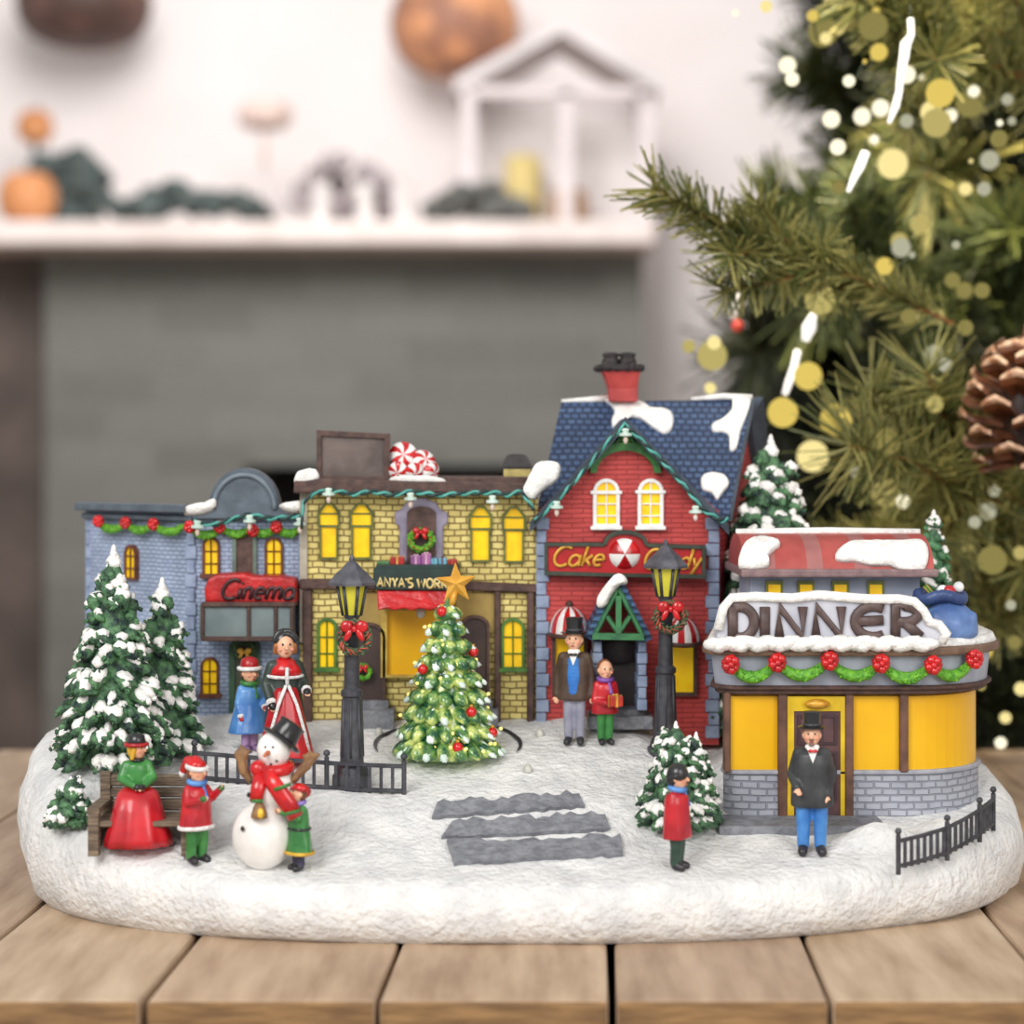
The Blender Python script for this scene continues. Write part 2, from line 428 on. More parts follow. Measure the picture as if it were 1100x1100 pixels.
    for cx, cy, r, lb in ((22, 200, .52, 'large orange pumpkin on the mantel at its open end'), (31, 132, .36, 'small orange globe raised above the dark shrub on the mantel'),):
        z = zs + r * .86 if cy > 150 else Z(cy, 38.3)
        Ym = 34.8 if cy > 150 else 38.3; o = thing('pumpkin' if cy > 150 else 'orange_globe', lb, 'pumpkin' if cy > 150 else 'ornament', (X(cx, Ym), Ym + .5, z - r))
        mb = MB()
        for k in range(9):
            a = 2 * PI * k / 9; mb.ball((X(cx, Ym) + math.cos(a) * r * .38, Ym + .5 + math.sin(a) * r * .38, z), (r * .62, r * .62, r * .86), 12, 8)
        mb.build('flesh', org, o, True)
        MB().cyl((X(cx, Ym), Ym + .5, z + r * .7), (X(cx, Ym) + .05, Ym + .5, z + r * 1.05), .07, .05).build('stalk', drk, o)
        if cy < 150: MB().cyl((X(cx, Ym), Ym + .5, zs), (X(cx, Ym), Ym + .5, z - r * .7), .06).build('stand', drk, o)
    Ym = 35.2
    v = thing('bud_vase', 'pink bottle vase with a rounded blush top on the mantel', 'vase', (X(284, 36.8), 36.8, zs))
    MB().lathe([(.02, 0), (.2, 0), (.22, .4), (.1, .8), (.05, 1.0), (.05, 1.2)], v.location, 16).build('bottle', pm('pale_glass', (232, 222, 220), rough=.3), v, True)
    zz = Z(124, 36.8)
    mb = MB()
    for k in range(7):
        a = 2 * PI * k / 7; mb.ball((v.location.x + .26 * math.cos(a), 36.8 + .2 * math.sin(a), zz), (.25, .25, .26), 10, 7)
    mb.cyl((v.location.x, 36.8, zs + 1.0), (v.location.x, 36.8, zz), .05); mb.build('bloom', pm('blush', (222, 200, 190), (206, 182, 172), rough=.9, scale=2), v, True)
    # house-shaped lantern
    lw = pm('pale_wood', (222, 212, 212), (200, 190, 190), rough=.7, scale=1); Yl = 37.4
    ln = thing('house_lantern', 'tall pale house shaped lantern with a pitched roof on the mantel', 'lantern', (X(600, Yl), Yl, zs))
    fr = MB(); x0, x1, zw = X(505, Yl), X(690, Yl), Z(108, Yl); za = Z(48, Yl); xm = X(602, Yl)
    for x in (x0, x1, (x0 * .45 + x1 * .55)):
        for yy in (Yl - .9, Yl + .9): fr.box((x, yy, (zs + zw) / 2), (.24, .2, zw - zs))
    for yy in (Yl - .9, Yl + .9):
        fr.box((xm, yy, zs + .1), (x1 - x0, .2, .2)); fr.box((xm, yy, zw), (x1 - x0, .2, .18))
    fr.build_each('frame', lw, ln)
    rf = MB()
    for xa in (x0 - .25, x1 + .25): rf.prism([(xa, Yl - 1.1, zw - .05), (xm, Yl - 1.1, za), (xm, Yl - 1.1, za + .24), (xa, Yl - 1.1, zw + .2)], 2.2)
    rf.build('roof', pm('pale_roof', (212, 205, 205), (196, 189, 189), rough=.8, scale=1), ln)
    MB().box((xm, Yl + .7, (zs + zw) / 2), (x1 - x0 - .2, .04, zw - zs - .1)).build('back_pane', pm('lantern_back', (236, 228, 226), rough=.8), ln)
    for cx, top, c, lb in ((562, 168, (222, 200, 130), 'tall yellowish pillar candle inside the house shaped lantern'), (612, 205, (206, 160, 120), 'short copper coloured pot inside the house shaped lantern')):
        z1 = Z(top, Yl)
        o = thing('pillar_candle' if top < 190 else 'copper_pot', lb, 'candle' if top < 190 else 'pot', (X(cx, Yl), Yl, zs))
        MB().lathe([(.3, 0), (.34, .1), (.34, z1 - zs - .06), (.28, z1 - zs)] if top < 190 else [(.2, 0), (.34, .2), (.3, z1 - zs), (.24, z1 - zs)], o.location, 18).build('wax' if top < 190 else 'body', pm('cw%d' % cx, c, rough=.6), o, True)
        MB().cyl(o.location + Vector((0, 0, z1 - zs - .05)), o.location + Vector((0, 0, z1 - zs + .12)), .02).build('wick' if top < 190 else 'lid_knob', drk, o)
    # hanging globes on the white wall
    for cx, cy, rx, ry, c1, c2, lb in ((90, 4, 74, 46, (104, 76, 66), (76, 54, 48), 'dark brown hanging wicker globe near the top of the white wall'), (488, 26, 70, 56, (214, 150, 106), (150, 104, 82), 'copper and brown hanging globe high on the white wall above the lantern')):
        Yh = 39.0; r = rx * Yh / F; o = thing('hanging_globe', lb, 'hanging ornament', P(cx, cy, Yh))
        mb = MB()
        for k in range(12):
            a = 2 * PI * k / 12
            mb.ball(o.location + Vector((math.cos(a) * r * .3, math.sin(a) * r * .3, 0)), (r * .7, r * .7, r * ry / rx), 14, 10)
        mb.build('globe_shell', pm('globe%d' % cx, c1, c2, rough=.6, scale=1.2, lo=.42, hi=.58), o, True)
        MB().cyl(o.location + Vector((0, 0, r * .5)), o.location + Vector((0, 0, 8)), .03).build('hanging_cord', drk, o)

def build_table():
    t = thing('wooden_table', 'tan plank tabletop under the snowy village', 'table', (0, 7.4, -7.5))
    Yf, Yb, k = 5.2, 9.66, 90.0 / F
    edges = [-2.6, -2.05, -1.5, -.934, -.343, .26, .81, 1.4, 2.0, 2.6, 3.2]
    cols = [((200, 174, 147), (152, 124, 98)), ((192, 166, 141), (150, 124, 100)), ((206, 182, 155), (162, 136, 108)), ((198, 172, 145), (156, 128, 102))]
    for i in range(len(edges) - 1):
        a, b = edges[i] + .006, edges[i + 1] - (.016 if i in (4, 2) else .007)
        w = pm('plank_wood_%d' % (i % 4), cols[i % 4][0], cols[i % 4][1], rough=.62, scale=3.2, bump=.35, bscale=9, stretch=(3.5, .55, 3), detail=8, lo=.3, hi=.68)
        mb = MB(); n = 8; vs = []
        for j in range(n + 1):
            y = Yf + (Yb - Yf) * j / n; s = k * (y - Yf) * 1.0
            vs += [(a + s, y, -.3), (b + s, y, -.3), (b + s, y, 0), (a + s, y, 0)]
        fs = [(0, 1, 2, 3), (4 * n + 3, 4 * n + 2, 4 * n + 1, 4 * n)]
        for j in range(n):
            q = 4 * j
            fs += [(q + c, q + 4 + c, q + 4 + (c + 1) % 4, q + (c + 1) % 4) for c in range(4)]
        mb.add(vs, fs)
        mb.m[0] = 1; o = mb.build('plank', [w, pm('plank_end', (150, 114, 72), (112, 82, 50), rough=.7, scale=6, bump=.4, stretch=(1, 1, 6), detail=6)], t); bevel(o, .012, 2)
    u = MB(); u.box((.3, 7.43, -.36), (5.7, 4.3, .1)); u.build('underframe', pm('dark_wood', (40, 28, 22), rough=.8), t)
    for x in (-2.3, 2.9):
        for y in (5.6, 9.2): MB().box((x, y, -3.95), (.5, .5, 7.1)).build('leg', pm('dark_wood', (40, 28, 22)), t)

# ---------------------------------------------------------------- the village base
BX, BY, BA, BB, BN = .012, 6.725, 1.615, .955, 2.5
def outline_pt(th, k=1.0):
    c, s = math.cos(th), math.sin(th)
    wig = 1 + .012 * math.sin(3 * th + 1) + .012 * noise.noise((c * 2.2, s * 2.2, 7)) + .006 * noise.noise((c * 7, s * 7, 2))
    return (BX + BA * k * wig * math.copysign(abs(c) ** (2 / BN), c), BY + BB * k * wig * math.copysign(abs(s) ** (2 / BN), s))
def build_base():
    base = thing('snow_base', 'wide white snow covered base carrying the whole miniature village', 'display base', (BX, BY, 0))
    n = 300; vs = []; fs = []; rings = []
    for kind, k, h in (('b', .955, 0.0), ('s', .985, .12), ('s', 1.0, .38), ('s', .998, .62), ('s', .985, .84), ('s', .962, .96), ('t', .935, 1.0)): rings.append((kind, k, h))
    m = 46
    for i in range(1, m): rings.append(('t', .935 * (1 - i / m), 1.0))
    for kind, k, h in rings:
        for j in range(n):
            th = 2 * PI * j / n; x, y = outline_pt(th, k)
            g = G(x, y)
            lift = 0.0
            d = abs((th - PI * 1.02 + PI) % (2 * PI) - PI)
            lift = .16 * smooth01(1 - d / .32)               # the snow stops short of the table at the left end
            z = g if kind == 't' else lift + (g - lift) * h
            if kind == 's':
                q = .018 * noise.noise((x * 4, y * 4, z * 5)) + .008 * noise.noise((x * 13, y * 13, z * 13))
                x += q * math.cos(th); y += q * math.sin(th)
            vs.append((x, y, z + (.004 * noise.noise((x * 30, y * 30, z * 30)) if h > .1 else 0)))
    for r in range(len(rings) - 1):
        for j in range(n):
            l = (j + 1) % n; fs.append((r * n + j, r * n + l, (r + 1) * n + l, (r + 1) * n + j))
    cen = len(vs); vs.append((BX, BY, G(BX, BY))); r = len(rings) - 1
    fs += [(r * n + j, r * n + (j + 1) % n, cen) for j in range(n)]
    MB().add(vs, fs).build('snow_cover', SNOW, base, True)
    pl = MB(); pts = [outline_pt(2 * PI * j / 120, .966) for j in range(120)]
    rr = []
    for z, kk in ((.0, .975), (.03, .985), (.12, .985), (.135, .95)):
        rr.append([(BX + (x - BX) * kk / .966 * .98, BY + (y - BY) * kk / .966 * .98, z) for x, y in pts])
    vs = [p for q in rr for p in q]; fs = [(i * 120 + j, i * 120 + (j + 1) % 120, (i + 1) * 120 + (j + 1) % 120, (i + 1) * 120 + j) for i in range(3) for j in range(120)]
    fs += [tuple(range(119, -1, -1)), tuple(360 + j for j in range(120))]
    pl.add(vs, fs).build('stone_plinth', pm('rock_grey', (128, 132, 138), (92, 96, 102), rough=.85, scale=20, bump=.6), base, True, 40)
    # the round groove in which the lit tree turns
    c = ground(481, 803); g = MB(); gv = []; N = 64
    for j in range(N + 1):
        a = -.28 + (PI + .56) * j / N; w = .022 * math.sin(PI * j / N) ** .5 + .001
        for k in (.232, .232 + w):
            x, y = c.x + k * math.cos(a), c.y + k * .95 * math.sin(a); gv.append((x, y, G(x, y) + .005))
    g.add(gv, [(2 * j, 2 * j + 1, 2 * j + 3, 2 * j + 2) for j in range(N)])
    g.build('turntable_groove', pm('groove_dark', (120, 120, 124), (44, 44, 48), rough=.8, scale=3, lo=.45, hi=.6), base)
    # stone steps set into the snow
    rows = [((464, 880), (628, 868), (622, 853), (470, 864), 0), ((474, 902), (655, 893), (650, 875), (486, 884), 1), ((488, 930), (669, 920), (666, 900), (480, 906), 2)]
    lbs = ['grey stone step in the snow, topmost of the three', 'grey stone step in the snow, middle one of the three', 'grey stone step in the snow, lowest of the three']
    for (a, b, cc, d, i) in rows:
        rng = random.Random(i + 40); mb = MB(); pts = []
        nseg = 22
        bot = [ground(a[0] + (b[0] - a[0]) * t / nseg, a[1] + (b[1] - a[1]) * t / nseg + rng.uniform(-1, 1)) for t in range(nseg + 1)]
        top = [ground(cc[0] + (d[0] - cc[0]) * t / nseg, cc[1] + (d[1] - cc[1]) * t / nseg + rng.uniform(-3.2, 3.2)) for t in range(nseg + 1)]
        up = Vector((0, -.012, .010))
        o = [p + up for p in bot + top]
        mb.prism(o, .03, (0, .5, -.8))
        tag(mb.build('stone_step', GREY_STONE), lbs[i], 'step', 'stone steps in the snow')
    for px, py, lb in ((407, 786, 'tiny clear bulb poking from the snow near the left street lamp'), (580, 787, 'tiny clear bulb poking from the snow right of the lit tree'), (567, 826, 'tiny clear bulb poking from the snow above the stone steps')):
        p = ground(px, py + 4); b = thing('light_bulb', lb, 'bulb', p, 'ground bulbs')
        MB().lathe([(.004, -.004), (.014, 0), (.014, .012), (.009, .022), (.003, .026)], p, 12).build('bulb_cap', pm('clear_bulb', (206, 204, 196), (180, 178, 170), rough=.15), b, True)
# ================================================================ buildings
def px_ray_plane(px, py, p0, nrm):
    o = Vector((0, 0, H)); d = P(px, py, 1.0) - o
    t = (Vector(p0) - o).dot(nrm) / d.dot(nrm)
    return o + d * t
def win_arched(par, x0, y0, x1, y1, Y, fm, pmz, cols=2, rows=3, fw=2.6, bar=1.3, k=1.0, sill=False, shoulder=0, name='window'):
    """arched window: frame is the part, its pane a sub-part"""
    fr = MB(); o = arch_px(x0, y0, x1, y1, 10, k); i = arch_px(x0 + fw, y0 + fw, x1 - fw, y1 - fw, 10, k)
    fr.ring([P(a, b, Y - .016) for a, b in o], [P(a, b, Y - .016) for a, b in i], .024)
    for c in range(1, cols):
        x = x0 + (x1 - x0) * c / cols; fr.rect(x - bar / 2, y0 + fw * .5, x + bar / 2, y1 - fw * .5, Y - .012, .014)
    for r in range(1, rows):
        y = y0 + (y1 - y0) * (r + .15) / (rows + .15); fr.rect(x0 + fw * .5, y - bar / 2, x1 - fw * .5, y + bar / 2, Y - .012, .014)
    if sill: fr.rect(x0 - 2.5, y1 - 2, x1 + 2.5, y1 + 2.5, Y - .026, .034)
    if shoulder: fr.rect(x0 - shoulder, y0 + (x1 - x0) * .5 - 1.5, x1 + shoulder, y0 + (x1 - x0) * .5 + 2.5, Y - .02, .02)
    f = fr.build(name, fm, par); bevel(f, .0025, 1)
    MB().poly(arch_px(x0 + fw * .6, y0 + fw * .6, x1 - fw * .6, y1 - fw * .6, 10, k), Y - .004, .008).build('pane', pmz, f)
    return f
def bow(mb, c, w, h, d=.012):
    """ribbon bow: two loops, knot, tails"""
    c = Vector(c)
    for s in (-1, 1):
        mb.ball(c + Vector((s * w * .3, 0, h * .12)), (w * .26, d, h * .3), 10, 6, Matrix.Rotation(s * .35, 3, 'Y'))
        mb.ball(c + Vector((s * w * .24, -d * .2, -h * .3)), (w * .13, d * .7, h * .34), 8, 6, Matrix.Rotation(-s * .5, 3, 'Y'))
    mb.ball(c + Vector((0, -d * .5, 0)), (w * .13, d * 1.1, h * .17), 8, 6)
    return mb
def wreath(name, label, c, R, r, bowc=None, seed=0, leafm=None, group=None, squash=1.0, bow_up=.8, bw=1.3, berries=True, bunch=False):
    t = thing(name, label, 'wreath', c, group); c = Vector(c); rng = random.Random(seed); mb = MB(); N = 30
    mb.tube([c + Vector((R * math.cos(2 * PI * i / N), 0, R * squash * math.sin(2 * PI * i / N))) for i in range(N)], r * .75, 8, closed=True)
    for i in range(64):
        a = rng.uniform(0, 2 * PI); q = rng.uniform(-r, r) * .8
        p = c + Vector(((R + q) * math.cos(a), -rng.uniform(0, r), (R + q) * squash * math.sin(a)))
        mb.ball(p, (r * .5, r * .4, r * .28), 6, 4, Matrix.Rotation(rng.uniform(0, 6), 3, 'Y'))
    mb.build('foliage_ring', leafm or GARL, t, True)
    b = MB(); bow(b, c + Vector((0, -r * 1.25, R * bow_up)), R * bw, R * bw * .8, r * .5)
    b.build('bow', RED, t, True)
    if berries:
        rb = MB()
        for i in range(16):
            a = 2 * PI * i / 16 + rng.uniform(-.1, .1)
            if bunch:
                p = c + Vector((R * math.cos(a), -r * .8, R * squash * math.sin(a))); d = Vector((math.cos(a + .9), 0, math.sin(a + .9))) * r * .8
                rb.tube([p - d, p + Vector((0, -r * .25, 0)), p + d], r * .24, 6, flat=.5)
            else:
                rb.ball(c + Vector((R * math.cos(a), -r, R * squash * math.sin(a))), r * .22, 6, 5)
        rb.build('ribbon' if bunch else 'berries', pm('wreath_ribbon', (206, 84, 72), (150, 70, 50), rough=.4, scale=60) if bunch else RED, t, True)
    return t
def light_string(label, path, lamps, Y):
    """painted twisted cord with little pale lamps hanging below"""
    mid = P(*path[len(path) // 2], Y); t = thing('string_lights', label, 'string lights', mid)
    pts = [P(x, y, Y) for x, y in path]; dense = []
    for a, b in zip(pts, pts[1:]):
        n = max(2, int((b - a).length / .012))
        dense += [a.lerp(b, i / n) for i in range(n)]
    dense.append(pts[-1]); A, B = [], []
    for i, p in enumerate(dense):
        A.append(p + Vector((0, .006 * math.sin(i * 1.1), .006 * math.cos(i * 1.1)))); B.append(p + Vector((0, -.006 * math.sin(i * 1.1), -.006 * math.cos(i * 1.1))))
    MB().tube(A, .0055, 5).build('teal_cord', pm('teal_bright', (92, 176, 164), (60, 140, 130), rough=.35), t, True)
    MB().tube(B, .0055, 5).build('dark_cord', pm('dark_cord', (34, 62, 60), (24, 44, 44), rough=.4), t, True)
    lm = pm('lamp_socket', (214, 230, 220), (186, 208, 196), rough=.3); bm = pm('lamp_bulb', (240, 226, 212), (214, 190, 176), rough=.15)
    for x, y in lamps:
        p = P(x, y, Y - .014); k = .011 * Y / 7
        s = MB(); s.lathe([(k * .9, k * 1.4), (k * 1.2, k * .9), (k * .9, k * .2), (k * 2.0, -k * .2), (k * 2.0, -k * .9), (k * 1.0, -k * 1.2)], p, 12)
        o = s.build('lamp_socket', lm, t, True, 40)
        MB().ball(p + Vector((0, 0, -k * 2.2)), (k * .75, k * .75, k * 1.3), 8, 6).build('bulb', bm, o, True)
    return t
def swags(name, label, pts, bows, sag, r, bowr, Ys=None):
    """draped garland with red bows: pts are world points of the hanging places"""
    t = thing(name, label, 'garland', pts[len(pts) // 2]); rng = random.Random(len(pts) * 7)
    for a, b in zip(pts, pts[1:]):
        mb = MB(); path, rad = [], []
        for i in range(13):
            u = i / 12; p = a.lerp(b, u); p.z -= sag * 4 * u * (1 - u); path.append(p); rad.append(r * (.65 + .5 * math.sin(PI * u)))
        mb.tube(path, rad, 8)
        for i in range(40):
            u = rng.uniform(.05, .95); p = a.lerp(b, u); p.z -= sag * 4 * u * (1 - u)
            mb.ball(p + Vector((rng.uniform(-.3, .3) * r, -r * rng.uniform(.3, .9), rng.uniform(-.9, .9) * r)), (r * .5, r * .35, r * .25), 5, 4, Matrix.Rotation(rng.uniform(0, 6), 3, 'Y'))
        mb.build('swag', GARL, t, True)
    for p in bows:
        mb = MB(); p = Vector(p)
        for k in range(9):
            a = 2 * PI * k / 9; mb.ball(p + Vector((math.cos(a) * bowr * .5, -.006 - .3 * bowr * (k % 2), math.sin(a) * bowr * .6)), (bowr * .5, bowr * .4, bowr * .45), 6, 5)
        mb.ball(p + Vector((0, -bowr * .6, 0)), bowr * .4, 6, 5)
        mb.build('bow', RED, t, True)
    return t

def build_cinema():
    Y = 7.02
    t = thing('cinema_building', 'blue grey brick cinema with a round topped parapet and red sign', 'building', (X(262, Y), Y, .45))
    c1, c2, mo = (176, 190, 214), (158, 173, 200), (124, 138, 166)
    bm = brick('cinema_brick', c1, c2, mo, .032, .0145, .2, bump=.5, dist=.004)
    A, B = P(205, 560, Y), P(92, 557, 7.42)
    ang = math.atan2(A.y - B.y, A.x - B.x)
    bm2 = brick('cinema_side_brick', c1, c2, mo, .032, .0145, .2, ang=ang, bump=.5, dist=.004)
    foot = P(205, 800, Y).z; zt = Z(546, Y)
    MB().box(((A.x + X(325, Y)) / 2, Y + .18, (foot + zt) / 2), (X(325, Y) - A.x, .36, zt - foot)).build('front_wall', bm, t)
    s = MB(); s.prism([(A.x, A.y, foot), (B.x, B.y, foot), (B.x, B.y, zt - .01), (A.x, A.y, zt - .01)], .14, (.1, .3, 0)); s.build('side_wall', bm2, t)
    q = MB()
    for i in range(15):
        y0 = 556 + i * 15.2; w = 4.5 if i % 2 else 6.5
        q.rect(205 - w, y0, 205 + w * .9, y0 + 14.4, Y - .012, .06); q.rect(320, y0, 328, y0 + 14.4, Y - .012 - .004 * (i % 2), .03)
    for i in range(15): q.rect(91.5, 556 + i * 15.2, 98.5 - (i % 2) * 1.5, 570 + i * 15.2, 7.4, .05)
    bevel(q.build_each('corner_quoin', BLUEGREY, t), .003, 1)
    # parapet and dome
    p = MB(); n = 22
    arcp = [(262 - 38 * math.cos(PI * i / n), 546 - 43 * math.sin(PI * i / n)) for i in range(n + 1)]
    p.poly([(200, 558), (200, 546), (222, 546)] + arcp + [(302, 546), (328, 546), (328, 558)], Y - .03, .09)
    o = p.build('parapet', SLATEGREY, t); bevel(o, .004, 1)
    rim = MB(); rim.tube([P(a, b, Y - .034) for a, b in [(262 - 33 * math.cos(PI * i / n), 547 - 37 * math.sin(PI * i / n)) for i in range(n + 1)]], .009, 6); rim.build('arch_moulding', pm('slate_light', (118, 129, 140), (100, 111, 122), rough=.5), o, True)
    c = MB(); cA, cB = P(205, 551, Y - .05), P(87, 548, 7.40)
    for (dz, hh, push) in ((0, .028, .03), (-.03, .02, .0)):
        d = Vector((-(A.y - B.y), A.x - B.x, 0)).normalized() * -1
        if d.y > 0: d = -d
        a, b = cA + d * push, cB + d * push
        c.prism([(a.x, a.y, a.z + dz), (b.x, b.y, b.z + dz), (b.x, b.y, b.z + dz + hh), (a.x, a.y, a.z + dz + hh)], .12, (.05, 1, 0))
    bevel(c.build('side_cornice', SLATEGREY, t), .004, 1)
    fm = pm('window_brown', (112, 62, 40), (84, 44, 30), rough=.5)
    for x0, y0, x1, y1 in ((217, 577, 236, 619), (284, 577, 304, 619), (215, 706, 235, 748)): win_arched(t, x0, y0, x1, y1, Y, fm, YELLOW, 2, 3, sill=True)
    # window of the side wing, set into the slanted wall
    u = Vector((A.x - B.x, A.y - B.y, 0)).normalized(); nrm = Vector((u.y, -u.x, 0)); pc = px_ray_plane(141, 604, A + nrm * .01, nrm)
    def sp(x, z, d=0): return pc + u * x + Vector((0, 0, z)) + nrm * d
    hw, hh = .033, .062
    out = [(-hw, -hh)] + [(-hw * math.cos(PI * i / 10), hh - hw + hw * math.sin(PI * i / 10)) for i in range(11)] + [(hw, -hh)]
    f = MB(); f.ring([sp(a, b, .008) for a, b in out], [sp(a * .74, b * .86, .008) for a, b in out], .02, -nrm)
    f.prism([sp(-.003, -hh, .006), sp(.003, -hh, .006), sp(.003, hh, .006), sp(-.003, hh, .006)], .012, -nrm)
    for z in (-.022, .022): f.prism([sp(-hw, z - .003, .006), sp(hw, z - .003, .006), sp(hw, z + .003, .006), sp(-hw, z + .003, .006)], .012, -nrm)
    f = f.build('window', fm, t); MB().prism([sp(a * .86, b * .93, .001) for a, b in out], .012, -nrm).build('pane', YELLOW, f)
    # upper brown shutter and street door
    d = MB(); d.rect(253, 571, 272, 620, Y - .012, .03); d = d.build('upper_shutter', BROWN, t)
    f = MB(); f.rect(249.5, 570, 253.5, 620, Y - .02, .03); f.rect(271.5, 570, 275.5, 620, Y - .02, .03); f.build('shutter_frame', pm('grey_green', (104, 122, 108), (84, 100, 90), rough=.5), d)
    d = MB(); d.poly(arch_px(252, 690, 274, 790, 8, .5), Y - .01, .03); d = d.build('street_door', pm('olive_door', (78, 82, 66), (58, 62, 52), rough=.5), t)
    f = MB(); f.ring([P(a, b, Y - .022) for a, b in arch_px(246, 686, 279, 790, 8, .5)], [P(a, b, Y - .022) for a, b in arch_px(252, 690, 274, 790, 8, .5)], .03); f.build('door_frame', pm('green_dark', (60, 92, 66), (44, 70, 50), rough=.5), d)
    w = wreath('door_wreath', 'green wreath with a golden bow on the cinema street door', P(263, 698, Y - .03), .03, .013, None, 4, pm('wreath_olive', (74, 98, 58), (48, 70, 40), scale=60), None, 1, -.2, 1.5, False)
    for ch in w.children:
        if ch.name.startswith('bow'): ch.data.materials[0] = GOLDP
    # marquee box and red sign
    m = MB(); m.rect(214, 650, 314, 687, Y - .14, .16); m = m.build('marquee_box', pm('marquee_grey', (122, 136, 136), (104, 118, 120), rough=.5, scale=12), t)
    f = MB()
    for x0, y0, x1, y1 in ((216, 647, 317, 652), (216, 684, 317, 689)): f.rect(x0, y0, x1, y1, Y - .155, .17)
    for x in (217.5, 267, 296, 313.5): f.rect(x - 2, 648, x + 2, 688, Y - .15, .03)
    bevel(f.build('marquee_frame', BROWN, m), .003, 1)
    s = MB(); s.poly([(220, 648), (219, 633), (223, 622), (233, 617), (262, 616), (272, 619), (300, 619), (317, 622), (318, 650)], Y - .13, .12)
    s = s.build('sign_board', pm('sign_red', (200, 36, 36), (162, 24, 26), rough=.4, bump=.3, scale=18), t); bevel(s, .012, 2)
    l = MB(); lettering(l, 'Cinema', 236, 643.5, 80, 21, Y - .135, .0068, .3, 0); l.build('lettering', pm('letter_dark', (70, 34, 36), (46, 24, 26), rough=.4), s, True)
    sn = MB()
    for px_ in ([(198, 548), (212, 543), (224, 542), (232, 538), (230, 547), (214, 553), (200, 553)], [(300, 545), (314, 541), (327, 541), (327, 549), (312, 551)]): sn.puff([P(a, b, Y - .035) for a, b in px_], (0, -1, .6), .022, 3)
    sn.build_each('snow_patch', SNOWP, t, True)
    # garlands and lights
    pts = [P(206, 569, Y - .045), P(238, 567, Y - .02), P(270, 567, Y - .02), P(297, 566, Y - .02), P(322, 567, Y - .02)]
    swags('garland', 'green garland with red bows along the front of the blue grey cinema', pts, [P(204, 566, Y - .06), P(236, 566, Y - .04), P(272, 570, Y - .04), P(297, 566, Y - .04)], .022, .014, .022)
    pts2 = [px_ray_plane(x, 561 + (x - 105) * .045, A + nrm * .03, nrm) for x in (105, 135, 164, 198)]
    swags('garland', 'green garland with red bows along the side wing of the cinema', pts2, [px_ray_plane(x, 560 + (x - 105) * .05, A + nrm * .045, nrm) for x in (106, 135, 165)], .022, .014, .022)
    light_string('twisted teal string lights under the cinema parapet', [(208, 561), (230, 564), (252, 557), (268, 553), (290, 557), (308, 556), (322, 553)], [(212, 564), (268, 558), (322, 561)], Y - .075)

